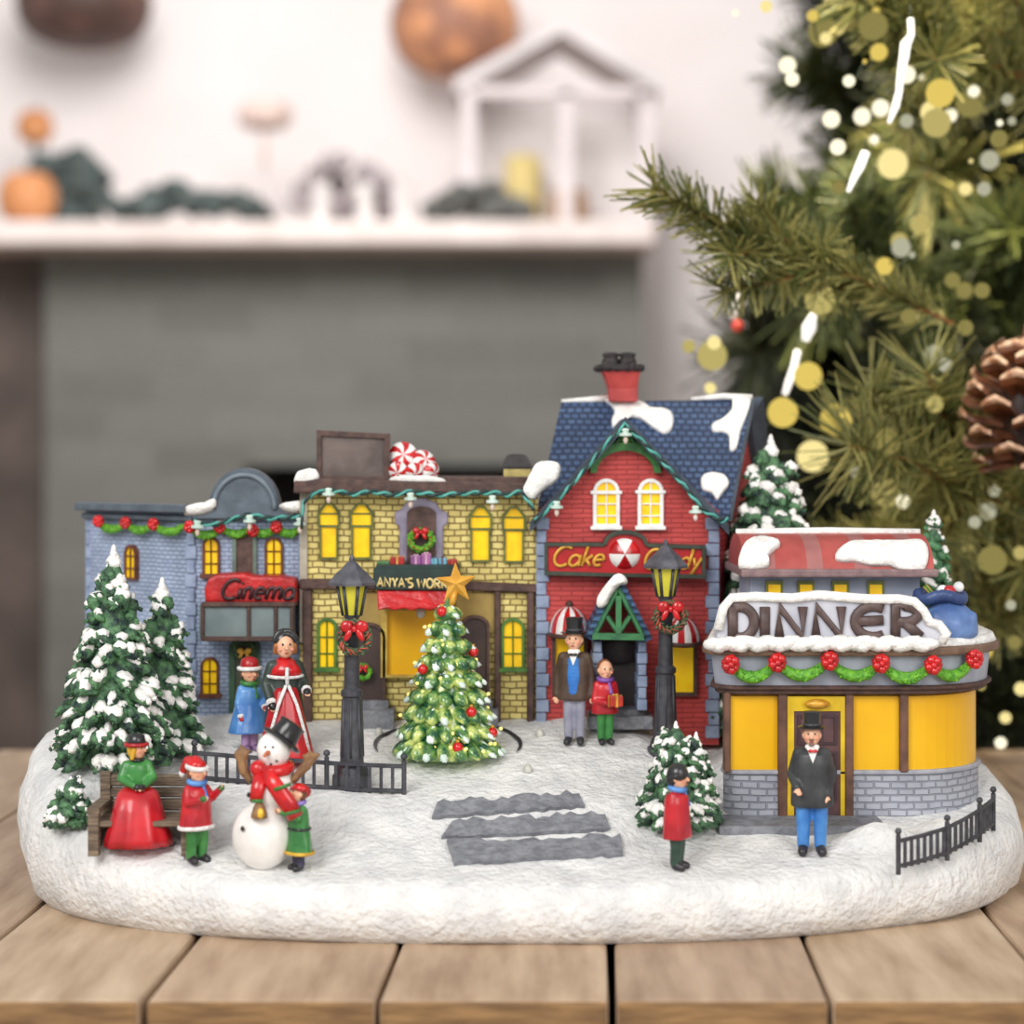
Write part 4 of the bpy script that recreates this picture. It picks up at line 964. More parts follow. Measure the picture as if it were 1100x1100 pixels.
    for ch, xx, w in lx: lettering(l, ch, xx, 685 - (xx - 783) * .005, w, 33, Ys - .006, .016, 0, 0, 8, .5)
    l.build('lettering', pm('letter_brown', (96, 76, 72), (74, 58, 56), rough=.5), s, True)
    # upper storey with barrel roof
    Yu = Y + .2; zu0, zu1 = Z(660, Yu), Z(610, Yu); xa, xb = X(806, Yu), X(988, Yu)
    u = MB(); u.box(((xa + xb) / 2, Yu + .16, (z(695) + zu1) / 2), (xb - xa, .32, zu1 - z(695))); u.build('upper_wall', pm('upper_bluegrey', (172, 181, 200), (148, 159, 182), rough=.5, scale=10), t)
    for xx in (832, 866, 903, 941):
        f = MB(); f.rect(xx - 9, 624, xx + 9, 652, Yu - .01, .02); f = f.build('upper_window', pm('olive_trim', (138, 148, 70), (110, 120, 60), rough=.5), t); MB().rect(xx - 6.5, 628, xx + 6.5, 652, Yu - .016, .012).build('pane', YELLOW, f)
    r = MB(); n = 10; prof = []
    for i in range(n + 1):
        a = PI * i / n; prof.append((Yu + .15 - .23 * math.cos(a), Z(613, Yu) + .115 * math.sin(a)))
    xl, xr = X(796, Yu), X(998, Yu)
    rows = []; nb = 12
    for k in range(nb):
        r.mat(k % 3 == 1); a, b = xl + (xr - xl) * k / nb, xl + (xr - xl) * (k + 1) / nb
        vs = [(a, p, q) for p, q in prof] + [(b, p, q) for p, q in prof]
        fs = [(i, i + 1, n + 2 + i, n + 1 + i) for i in range(n)]
        fs += [(n, 0, n + 1, 2 * n + 1)]
        if k == 0: fs.append(tuple(range(n + 1)))
        if k == nb - 1: fs.append(tuple(range(2 * n + 1, n, -1)))
        r.add(vs, fs)
    r.build('barrel_roof', [pm('roof_red', (180, 82, 76), (158, 66, 62), rough=.5, scale=8), pm('roof_faded', (172, 112, 108), (150, 92, 90), rough=.5, scale=8)], t, True, 40)
    e = MB(); e.box(((xl + xr) / 2, Yu + .15, Z(614, Yu)), (xr - xl + .02, .50, .026)); bevel(e.build('upper_eave', pm('eave_mauve', (142, 116, 116), (116, 92, 94), rough=.6), t), .006, 2)
    sn = MB()
    def barrel(pts):
        out = []
        for x, y in pts:                           # meet the barrel where the sight line touches its front half
            best = None
            for i in range(60):
                a = PI * .62 * i / 59; p, q = Yu + .15 - .235 * math.cos(a), Z(613, Yu) + .12 * math.sin(a)
                dd = abs((HORIZ + (H - q) * F / p) - y)
                if best is None or dd < best[0]: best = (dd, p, q)
            out.append(Vector((X(x, best[1]), best[1], best[2])))
        return out
    sn.puff(barrel([(794, 608), (796, 592), (803, 583), (816, 579), (832, 581), (838, 586), (830, 592), (824, 598), (826, 606), (812, 610)]), (0, -.6, 1), .02, 21)
    sn.puff(barrel([(897, 598), (902, 590), (914, 584), (940, 583), (970, 583), (990, 582), (997, 592), (995, 608), (984, 614), (968, 612), (955, 606), (938, 607), (918, 603), (904, 602)]), (0, -.6, 1), .018, 22)
    sn.tube([(xl, Yu + .15, Z(613, Yu) + .115), ((xl + xr) / 2, Yu + .15, Z(613, Yu) + .12), (xr, Yu + .15, Z(613, Yu) + .115)], .014, 8)
    sn.build_each('upper_roof_snow', SNOWP, t, True)
    pv = MB(); pts = [ground(x, y) for x, y in ((772, 882), (790, 874), (850, 878), (930, 880), (944, 886), (938, 896), (905, 899), (850, 897), (800, 893), (776, 888))]
    za = max(p.z for p in pts) ; pv.prism([(X(772, 6.2), 6.2, .262), (X(940, 6.2), 6.2, .262), (X(948, 6.27), 6.27, .268), (X(940, 6.36), 6.36, .272), (X(770, 6.36), 6.36, .272)], .05, (0, 0, -1)); bevel(pv.build('door_pavement', GREY_STONE, t), .006, 2)
    # garland of the fascia
    Yg = Y - .06; c = (x1 - RR, Y + RR); rg = RR + .06
    def wp(px_, py):
        x = X(px_, Yg)
        if x <= c[0]: return P(px_, py, Yg)
        for i in range(200):
            a = -PI / 2 + (PI / 2) * i / 199; q = (c[0] + rg * math.cos(a), c[1] + rg * math.sin(a))
            if 550 + q[0] * F / q[1] >= px_: break
        return Vector((q[0], q[1], Z(py, Yg)))
    hp = [(784, 713), (834, 711), (890, 709), (945, 712), (1000, 714), (1045, 710)]
    swags('garland', 'long green garland with red bows along the fascia of the grey diner', [wp(*p) for p in hp], [wp(a, b) + Vector((0, -.015, 0)) for a, b in hp], .045, .017, .03)
# ================================================================ street furniture and small things
def fence(label, foot, post_at, rail_px, n_pick):
    """foot: picture points along the fence foot; post_at: fractions carrying ball-topped posts"""
    base = [ground(*p) for p in foot]; L = [0]
    for a, b in zip(base, base[1:]): L.append(L[-1] + (b - a).length)
    def at(u):
        s = u * L[-1]
        for i in range(len(base) - 1):
            if s <= L[i + 1] + 1e-9:
                t = (s - L[i]) / (L[i + 1] - L[i]); return base[i].lerp(base[i + 1], t)
        return base[-1].copy()
    mid = at(.5); t = thing('iron_fence', label, 'fence', mid); k = mid.y / F
    hh = rail_px * k
    for u in post_at:
        p = at(u); mb = MB(); mb.cyl(p + Vector((0, 0, -.015)), p + Vector((0, 0, hh + 5 * k)), 2.7 * k, n=10); mb.ball(p + Vector((0, 0, hh + 9 * k)), 3.7 * k, 10, 8); mb.build('post', IRON, t, True, 40)
    for i in range(n_pick + 1):
        u = i / n_pick
        if min(abs(u - q) for q in post_at) < .4 / n_pick: continue
        p = at(u); MB().box(p + Vector((0, 0, hh * .5)), (3.6 * k, 2.6 * k, hh)).build('picket', IRON, t)
    N = 30
    for nm, z in (('top_rail', hh - 1.5 * k), ('bottom_rail', 3.2 * k)):
        MB().tube([at(i / N) + Vector((0, 0, z)) for i in range(N + 1)], 2.4 * k, 6).build(nm, IRON, t, True, 40)
    return t
def lamp_post(label, foot, top_py, wreath_label, seed):
    p = ground(*foot); k = p.y / F; hh = (foot[1] - top_py) * k; s = hh / 248.0
    t = thing('street_lamp', label, 'street lamp', p)
    def L(name, prof, mat, n=6, par=t, smooth=False, rot=None): return MB().lathe([(r * s, z * s) for r, z in prof], p, n, rot).build(name, mat, par, smooth, 40 if smooth else None)
    L('base', [(21, -3), (21, 14), (18, 17), (17, 22), (13, 28)], IRON)
    L('column', [(13, 26), (12.5, 36), (11, 80), (10, 98), (12, 100), (12, 105), (8.5, 108), (8, 160), (9.5, 163), (9.5, 167), (6, 172), (7, 182), (10, 187)], IRON, 14, t, True)
    fl = MB()
    for i in range(7):
        a = 2 * PI * i / 7 + .2; fl.tube([p + Vector((12.3 * s * math.cos(a), 12.3 * s * math.sin(a), 34 * s)), p + Vector((10.2 * s * math.cos(a), 10.2 * s * math.sin(a), 96 * s))], 1.4 * s, 5)
    fl.build('column_fluting', IRON, t, True)
    L('lamp_glass', [(9, 187), (15.5, 222), (15, 223)], pm('lamp_glow', (206, 196, 58), (176, 166, 44), rough=.3, scale=10, emit=.12), 6)
    c = MB()
    for i in range(6):
        a = 2 * PI * i / 6; c.tube([p + Vector((9.5 * s * math.cos(a), 9.5 * s * math.sin(a), 186 * s)), p + Vector((16.2 * s * math.cos(a), 16.2 * s * math.sin(a), 222 * s))], 2.0 * s, 6)
    c.build_each('lantern_bar', IRON, t, True, gap=.0002)
    L('lantern_roof', [(16, 219), (25, 219), (25.5, 222), (16, 233), (11, 237), (6, 243), (3, 245), (3, 248), (1, 252)], pm('iron_light', (98, 98, 106), (70, 70, 78), rough=.4, scale=20), 6)
    w = wreath('lamp_wreath', wreath_label, p + Vector((4 * s, -15 * s, 164 * s)), 15.5 * s, 5.6 * s, None, seed, pm('wreath_dusty', (92, 106, 76), (56, 74, 48), rough=.5, scale=60), None, 1, .62, 1.75, True, True)
    return t
def gift(label, c, d, col, rib, yaw=0.0, group=None):
    c = Vector(c); t = thing('gift_box', label, 'gift', c, group); R = Matrix.Rotation(yaw, 3, 'Z')
    b = MB(); b.box(c + Vector((0, 0, d[2] / 2)), d, R); bevel(b.build('box', pm('gift_%d_%d_%d' % col, col, rough=.35, scale=40), t), .004, 2)
    r = MB(); w = min(d) * .2
    r.box(c + Vector((0, 0, d[2] / 2)), (w, d[1] * 1.03, d[2] * 1.03), R); r.box(c + Vector((0, 0, d[2] / 2)), (d[0] * 1.03, w, d[2] * 1.03), R)
    for sgn in (-1, 1): r.ball(c + R @ Vector((sgn * w * .7, 0, d[2] * 1.06)), (w * .7, w * .5, w * .5), 8, 6)
    r.build('ribbon', pm('rib_%d_%d_%d' % rib, rib, rough=.3), t)
    return t
def peppermint(label, c, R, yaw, tilt, thick=.5):
    t = thing('peppermint_candy', label, 'candy', c, 'peppermint candies on the workshop roof'); c = Vector(c)
    M = Matrix.Rotation(yaw, 3, 'Z') @ Matrix.Rotation(tilt, 3, 'X'); mb = MB(); N = 40; J = 8; vs = []
    for j in range(J + 1):
        a = PI * j / J
        for i in range(N):
            rr = math.sin(a) ** .7; tw = .5 * rr; b = 2 * PI * i / N + tw
            vs.append(c + M @ Vector((R * rr * math.cos(b), -R * thick * math.cos(a), R * rr * math.sin(b))))
    for j in range(J):
        for i in range(N):
            mb.mat((i // 4) % 2); l = (i + 1) % N; mb.add([vs[j * N + i], vs[j * N + l], vs[(j + 1) * N + l], vs[(j + 1) * N + i]], [(0, 1, 2, 3)])
    mb.build('candy_shell', [WHITE, RED], t, True)
def build_props():
    fence('low iron fence running left from the left street lamp behind the snowman', [(209, 838), (262, 843), (318, 847), (376, 851), (434, 853)], (0.0, .64, 1.0), 31, 19)
    fence('curved iron fence at the right end of the snow in front of the diner', [(965, 934), (990, 928), (1016, 920), (1036, 910), (1052, 900), (1067, 887)], (0.0, .42, .76, 1.0), 31, 18)
    lamp_post('tall black street lamp behind the left fence near the cinema', (378, 847), 600, 'red ribboned wreath hanging on the left street lamp', 21)
    lamp_post('tall black street lamp in front of the red cake shop', (715, 816), 583, 'wreath with a big red bow hanging on the right street lamp', 22)
    # presents on the workshop sign shelf
    Y = 6.97 - .07; z = Z(607, 6.88)
    for cx, w, h, col, rib, lb in ((412, 14, 4, (70, 120, 74), (90, 150, 90), 'flat green present at the left end of the workshop sign shelf'), (427, 15, 9, (176, 46, 40), (230, 180, 90), 'red present with gold ribbon left of the purple one on the sign shelf'), (447, 11, 10, (156, 92, 156), (214, 170, 190), 'purple present directly right of the red gold-ribboned one on the sign shelf'),
                                   (458, 10, 12, (178, 106, 170), (226, 180, 200), 'taller pinkish purple present in the middle of the sign shelf'), (466.5, 7, 7, (126, 186, 206), (90, 150, 180), 'small pale blue present beside the tall purple one on the sign shelf'), (475.5, 9, 8, (112, 178, 204), (110, 60, 70), 'pale blue present with a dark ribbon on the sign shelf'), (486, 10, 6, (166, 38, 40), (200, 90, 70), 'small red present at the right end of the workshop sign shelf')):
        gift(lb, (X(cx, Y), Y, z), (w * Y / F, .05, h * Y / F), col, rib, 0, 'presents on the workshop sign shelf')
    # peppermints on the workshop roof
    Yc = 6.97; zr = Z(517, Yc)
    for cx, cy, r, yw, tl, lb in ((433, 490, 16, .1, -.25, 'largest peppermint candy leaning upright on the workshop roof by the billboard'), (428, 506, 11, -.3, .4, 'small peppermint candy at the foot of the billboard'), (445, 507, 11, .3, .5, 'peppermint candy in the middle front of the candy heap on the roof'),
                                  (455, 496, 14, .5, -.5, 'peppermint candy behind the front ones on the workshop roof'), (463, 507, 11, .9, .3, 'peppermint candy at the right end of the candy heap')):
        yy = Yc + (.06 if cy < 500 else .0); peppermint(lb, (X(cx, yy), yy, Z(cy, yy)), r * yy / F, yw, tl)
    # sack of toys on the diner roof
    Ys = 6.42; c = P(1018, 690, Ys); k = Ys / F
    t = thing('toy_sack', 'bulging blue sack of toys on the diner roof beside its name board', 'sack', c)
    sk = pm('sack_blue', (104, 136, 186), (70, 98, 150), rough=.4, scale=12, bump=.2)
    b = MB(); b.lathe([(.001, 0), (24 * k, 0), (33 * k, 9 * k), (32 * k, 24 * k), (24 * k, 36 * k), (15 * k, 43 * k), (14 * k, 46 * k)], c, 24, None, 1, .8)
    for i in range(9): b.ball(c + Vector((-26 * k + i * 6 * k, -18 * k - abs(4 - i) * -1.5 * k, (14 + 5 * (i % 3)) * k)), (7 * k, 7 * k, 12 * k), 8, 6, Matrix.Rotation(.4 * (i - 4) / 4, 3, 'Y'))
    o = b.build('sack_body', sk, t, True); remesh(o, .009, 3)
    f = MB(); n = 20
    for i in range(n):
        a = 2 * PI * i / n; f.ball(c + Vector((24 * k * math.cos(a) - 8 * k, 17 * k * math.sin(a), (49 + 3 * math.sin(a * 3)) * k)), (6.5 * k, 6.5 * k, 7 * k), 8, 6)
    f.lathe([(13 * k, 40 * k), (22 * k, 50 * k), (14 * k, 52 * k)], c + Vector((-8 * k, 0, 0)), 16, None, 1, .75)
    o = f.build('sack_collar', pm('sack_navy', (58, 80, 128), (42, 60, 104), rough=.4, scale=12), t, True); remesh(o, .008, 2)
    zz = c.z + 50 * k
    for dx, col, lb, sh in ((-2, (232, 232, 236), 'white toy ball in the mouth of the blue toy sack', 0), (14, (240, 240, 240), 'small white pompom at the right of the toy sack mouth', 2), (4, (208, 40, 50), 'red toy ball in the mouth of the blue toy sack', 0)):
        r = (7 if sh == 0 else 6) * k; p = Vector((c.x - 4 * k + dx * k, c.y - (3 if dx < 0 else 8) * k, zz + (5 if sh == 0 else 10) * k))
        o = MB().ball(p, r, 12, 8).build('toy_ball', pm('toy_%d' % (col[1] + dx), col, rough=.3), None, True); tag(o, lb, 'toy ball')
    g = MB(); g.box((c.x - 20 * k, c.y - 2 * k, zz + 5 * k), (5 * k, 8 * k, 15 * k), Matrix.Rotation(-.7, 3, 'Y')); g.cur = 1; g.box((c.x - 20 * k, c.y - 2 * k, zz + 5 * k), (2 * k, 8.4 * k, 15.3 * k), Matrix.Rotation(-.7, 3, 'Y'))
    tag(g.build('toy_parcel', [pm('parcel_gold', (196, 176, 60), rough=.4), GREENP]), 'thin gold and green parcel sticking out of the blue toy sack', 'parcel')
    # bench
    a, b = ground(112, 908), ground(205, 908); mid = (a + b) / 2; mid.y += .05; k = mid.y / F
    t = thing('park_bench', 'weathered grey brown wooden bench in the snow at the left', 'bench', mid)
    wd = pm('bench_wood', (136, 118, 98), (92, 78, 66), rough=.7, scale=14, stretch=(1, 4, 6), bump=.5); x0, x1 = X(110, mid.y), X(208, mid.y); zb = mid.z - .01
    for i, (za, zc) in enumerate(((34, 46), (48, 58), (60, 72))):
        o = MB().box(((x0 + x1) / 2, mid.y + .06, zb + (za + zc) / 2 * k), (x1 - x0, .03, (zc - za) * k)).build('back_slat', wd, t); bevel(o, .004, 1)
    for i in range(3):
        o = MB().box(((x0 + x1) / 2, mid.y - .1 + i * .06, zb + 30 * k), (x1 - x0, .052, 6 * k)).build('seat_slat', wd, t); bevel(o, .004, 1)
    for xx in (x0, x1):
        MB().box((xx, mid.y + .06, zb + 36 * k), (.03, .04, 78 * k)).build('back_post', wd, t)
        MB().box((xx, mid.y - .12, zb + 20 * k), (.03, .035, 46 * k)).build('front_leg', wd, t)
        MB().box((xx, mid.y - .03, zb + 45 * k), (.036, .22, 5 * k)).build('arm_rest', wd, t)
        MB().box((xx, mid.y - .03, zb + 16 * k), (.022, .17, 26 * k)).build('side_panel', wd, t)
    return

# ================================================================ snow-laden resin firs
def fir(label, foot, top_py, wpx, seed, Y=None, snow=.55, dens=1.0, lump=1.0, name='fir_tree', fol=None, extra=(), squat=.9, z0=None, group=None, round_=False):
    p = ground(*foot) if Y is None else Vector((X(foot[0], Y), Y, Z(foot[1], Y)))
    k = p.y / F; t = thing(name, label, 'tree', p, group); rng = random.Random(seed)
    hh = (foot[1] - top_py) * k; W = wpx * .5 * k
    fol = fol or pm('fir_green', (98, 146, 98), (26, 48, 46), rough=.5, scale=34, bump=.7, bscale=60, lo=.36, hi=.68)
    fm, sm = MB(), MB()
    cones = [(p, hh, W)] + [(p + Vector((dx * k, dy * k, 0)), h2 * k, w2 * k * .5) for dx, dy, h2, w2 in extra]
    for (b, h, w) in cones:
        fm.lathe([(w * .6, h * .02), (w * .66, h * .12), (w * .64 * .5 ** squat, h * .5), (w * .6 * .15 ** squat, h * .85), (.002, h * .985)], b, 14)
        nl = max(5, int(h / (17 * k * lump)))
        for i in range(nl):
            tt = i / nl; z = h * (.03 + .93 * tt)
            R = w * rng.uniform(.9, 1.08) * ((1 - tt) ** squat if not round_ else math.sqrt(max(.05, 1 - (tt * 1.0) ** 2)) * (.75 + .25 * math.sin(PI * min(1, tt * 1.5 + .25))))
            nb = max(4, int(dens * 2 * PI * max(R, .02) / (15 * k * lump)))
            for j in range(nb):
                a = 2 * PI * (j + rng.uniform(-.3, .3)) / nb + i * 1.3
                if math.sin(a) > .75 and rng.random() < .6: continue
                Lg = min(max(R * .66, 12 * k * lump), 30 * k * lump) * rng.uniform(.85, 1.15); dn = rng.uniform(.25, .6)
                rad = max(R - Lg * .42, 0) * rng.uniform(.9, 1.05)
                d = Vector((math.cos(a), math.sin(a), -dn)).normalized(); c = b + Vector((rad * math.cos(a), rad * math.sin(a), max(z + rng.uniform(-.6, .6) * h / nl, 6 * k * lump)))
                rot = Vector((1, 0, 0)).rotation_difference(d).to_matrix()
                fw, ft = 8.5 * k * lump * rng.uniform(.8, 1.3), 6 * k * lump * rng.uniform(.8, 1.3)
                fm.ball(c, (Lg * .5, fw, ft), 9, 6, rot, .24, rng.randint(0, 9999))
                for q in range(7):     # needle tips at the end of the bough
                    dd = (d + Vector((rng.uniform(-.5, .5), rng.uniform(-.5, .5), rng.uniform(-.6, .2)))).normalized(); e = c + d * Lg * .38
                    fm.tube([e, e + dd * 6 * k * lump], [2.2 * k * lump, .5 * k], 5)
                if rng.random() < snow:
                    s = rng.uniform(.5, .85); cc = c + d * Lg * rng.uniform(.02, .2) + Vector((0, 0, ft * .55))
                    sm.ball(cc, (Lg * .5 * s, fw * 1.05 * s, ft * .9), 9, 6, rot, .22, rng.randint(0, 9999))
                    if rng.random() < .35: sm.ball(cc + Vector((rng.uniform(-6, 6) * k, 0, rng.uniform(-4, 5) * k)), (6 * k * lump, 6 * k * lump, 4.5 * k * lump), 8, 6, rot, .25, rng.randint(0, 9999))
                    if rng.random() < .6: sm.ball(cc + d * Lg * .26 + Vector((rng.uniform(-3, 3) * k, 0, -2 * k)), (5 * k * lump * s, 4 * k * lump * s, 5 * k * lump * s), 8, 6, None, .2, rng.randint(0, 9999))
        cap = 9 * k * lump
        for q in range(7):
            a = 2.4 * q; sm.ball(b + Vector((cap * .35 * math.cos(a) * (q / 7), cap * .35 * math.sin(a) * (q / 7), h - cap * (.35 + .28 * q))), (cap * (.25 + .09 * q), cap * (.25 + .09 * q), cap * .5), 8, 6, None, .2, q)
    fm.build('foliage', fol, t, True); sm.build('snow', SNOWP, t, True)
    return t
def build_firs():
    fir('tall snowy fir at the left with the higher peak, in front of the cinema', (122, 820), 587, 128, 1, snow=.78, squat=.62, lump=1.15)
    fir('lower snowy fir leaning against the tall one, in front of the cinema side wing', (174, 806), 622, 92, 2, snow=.78, squat=.62, lump=1.1)
    fir('tall snowy fir behind the diner, right of the red cake shop', (828, 782), 468, 176, 3, Y=7.14, snow=.8, squat=.6, lump=1.15)
    fir('small green fir behind the right end of the diner roof', (1003, 690), 549, 56, 4, Y=7.0, snow=.4, squat=.62, fol=pm('fir_bright', (84, 138, 92), (40, 70, 50), rough=.5, scale=20, bump=.4))
    fir('little snowy fir in front of the right street lamp', (726, 884), 776, 90, 5, snow=.75, squat=.5, lump=.85, extra=((22, 3, 96, 56),))
    fir('low rounded snowy shrub at the far left beside the bench', (76, 886), 836, 56, 6, snow=.6, squat=.5, name='snowy_shrub', lump=.8, round_=True)
    # the lit tree in the middle
    p = ground(481, 812); k = p.y / F; hh = (812 - 640) * k; rng = random.Random(77)
    t = thing('lit_christmas_tree', 'small glowing green Christmas tree with white tips in the middle of the village', 'tree', p)
    fol = MATS.get('lit_foliage')
    m, nt, b = nodes_of('lit_foliage'); b.inputs['Roughness'].default_value = .2; b.inputs['Coat Weight'].default_value = .5
    tc = nt.nodes.new('ShaderNodeTexCoord'); n = nt.nodes.new('ShaderNodeTexNoise'); n.inputs['Scale'].default_value = 26; n.inputs['Detail'].default_value = 3; nt.links.new(tc.outputs['Object'], n.inputs['Vector'])
    r = nt.nodes.new('ShaderNodeValToRGB'); cr = r.color_ramp
    cr.elements[0].position = .36; cr.elements[0].color = (*lin((26, 74, 50)), 1); cr.elements[1].position = .64; cr.elements[1].color = (*lin((196, 206, 118)), 1)
    e = cr.elements.new(.5); e.color = (*lin((92, 132, 70)), 1)
    nt.links.new(n.outputs['Fac'], r.inputs['Fac']); nt.links.new(r.outputs['Color'], b.inputs['Base Color']); nt.links.new(r.outputs['Color'], b.inputs['Emission Color']); b.inputs['Emission Strength'].default_value = .22
    fm, sm, gl = MB(), MB(), MB(); W = 55 * k
    fm.lathe([(W * .86, .0), (W * .84, .02), (W * .45, hh * .5), (W * .12, hh * .9), (.002, hh)], p, 20)
    nl = 9
    for i in range(nl):
        tt = i / nl; z = hh * (.02 + .93 * tt); R = W * (1 - tt * .93) ** .84; nb = max(6, int(2 * PI * R / (17 * k)))
        for j in range(nb):
            a = 2 * PI * (j + .5 * (i % 2) + rng.uniform(-.15, .15)) / nb; d = Vector((math.cos(a), math.sin(a), -.62)).normalized(); Lg = max(R * .5, 15 * k)
            c = p + Vector(((R - Lg * .34) * math.cos(a), (R - Lg * .34) * math.sin(a), z + 8 * k)); rot = Vector((1, 0, 0)).rotation_difference(d).to_matrix()
            fm.ball(c, (Lg * .6, 9 * k, 6.5 * k), 9, 6, rot, .1, rng.randint(0, 999))
            e = c + d * Lg * .52
            if rng.random() < .62: sm.ball(e + Vector((0, 0, 2.0 * k)), (6.5 * k, 4.6 * k, 2.8 * k), 8, 6, rot, .2, rng.randint(0, 999))
            if rng.random() < .5: sm.ball(c + d * Lg * .1 + Vector((0, 0, 6.2 * k)), (Lg * .22, 3 * k, 2 * k), 7, 5, rot, .25, rng.randint(0, 999))
            for q in range(1): gl.ball(c + d * Lg * rng.uniform(-.1, .5) + Vector((rng.uniform(-8, 8) * k, rng.uniform(-5, 5) * k, rng.uniform(1, 6) * k)), (2.2 * k, 2.2 * k, 1.8 * k), 6, 4, None, .2, q)
    fm.build('foliage', m, t, True); tag(sm.build('frosted_tips', pm('frost', (236, 244, 240), (206, 226, 214), rough=.35, scale=30), t, True), kind='stuff')
    tag(gl.build('glowing_specks', pm('warm_speck', (250, 238, 150), (236, 214, 100), rough=.3, emit=.7), t, True), kind='stuff')
    # star
    c = p + Vector((9 * k, -2 * k, hh + 13 * k)); st = thing('star_topper', 'gold faceted star on top of the glowing Christmas tree', 'star', c)
    s = MB(); N = 10; vs = []
    for i in range(N):
        a = PI / 2 + 2 * PI * i / N + .04; rr = (23 if i % 2 == 0 else 9.5) * k; vs.append(c + Vector((rr * math.cos(a), 0, rr * math.sin(a))))
    vs += [c + Vector((0, -9 * k, 0)), c + Vector((0, 9 * k, 0))]
    s.add(vs, [(i, (i + 1) % N, N) for i in range(N)] + [((i + 1) % N, i, N + 1) for i in range(N)]); s.build('star_body', pm('star_gold', (240, 184, 76), (214, 150, 48), rough=.3, scale=12, metal=.15), st)
    MB().cyl(c + Vector((-6 * k, 2 * k, -26 * k)), c + Vector((0, 0, -7 * k)), 4 * k, 3 * k).build('socket', GOLDP, st, True)
    for x, y, lb in ((475, 657, 'high on the left near the star'), (513, 700, 'at the right edge below the star'), (455, 719, 'at the left edge halfway down'), (507, 765, 'right of the middle in the lower half'), (493, 803, 'low in front near the foot'), (529, 787, 'at the right edge near the foot')):
        u = (812 - y) / (812 - 640); R = W * max(.05, 1 - u * .93) ** .84 + 2 * k; dx = max(-R, min(R, (x - 481) * k))
        dyv = math.sqrt(max(0, R * R - dx * dx)); q = Vector((p.x + dx, p.y - dyv * .92, 0)); q.z = Z(y, q.y)
        o = thing('red_ornament', 'round red ornament ' + lb + ' of the glowing tree', 'ornament', q, 'red ornaments on the glowing tree')
        MB().ball(q, 5.8 * k, 12, 8).build('ball', RED, o, True); MB().cyl(q + Vector((0, 0, 5 * k)), q + Vector((0, 0, 8 * k)), 1.8 * k).build('cap', GOLDP, o, True)
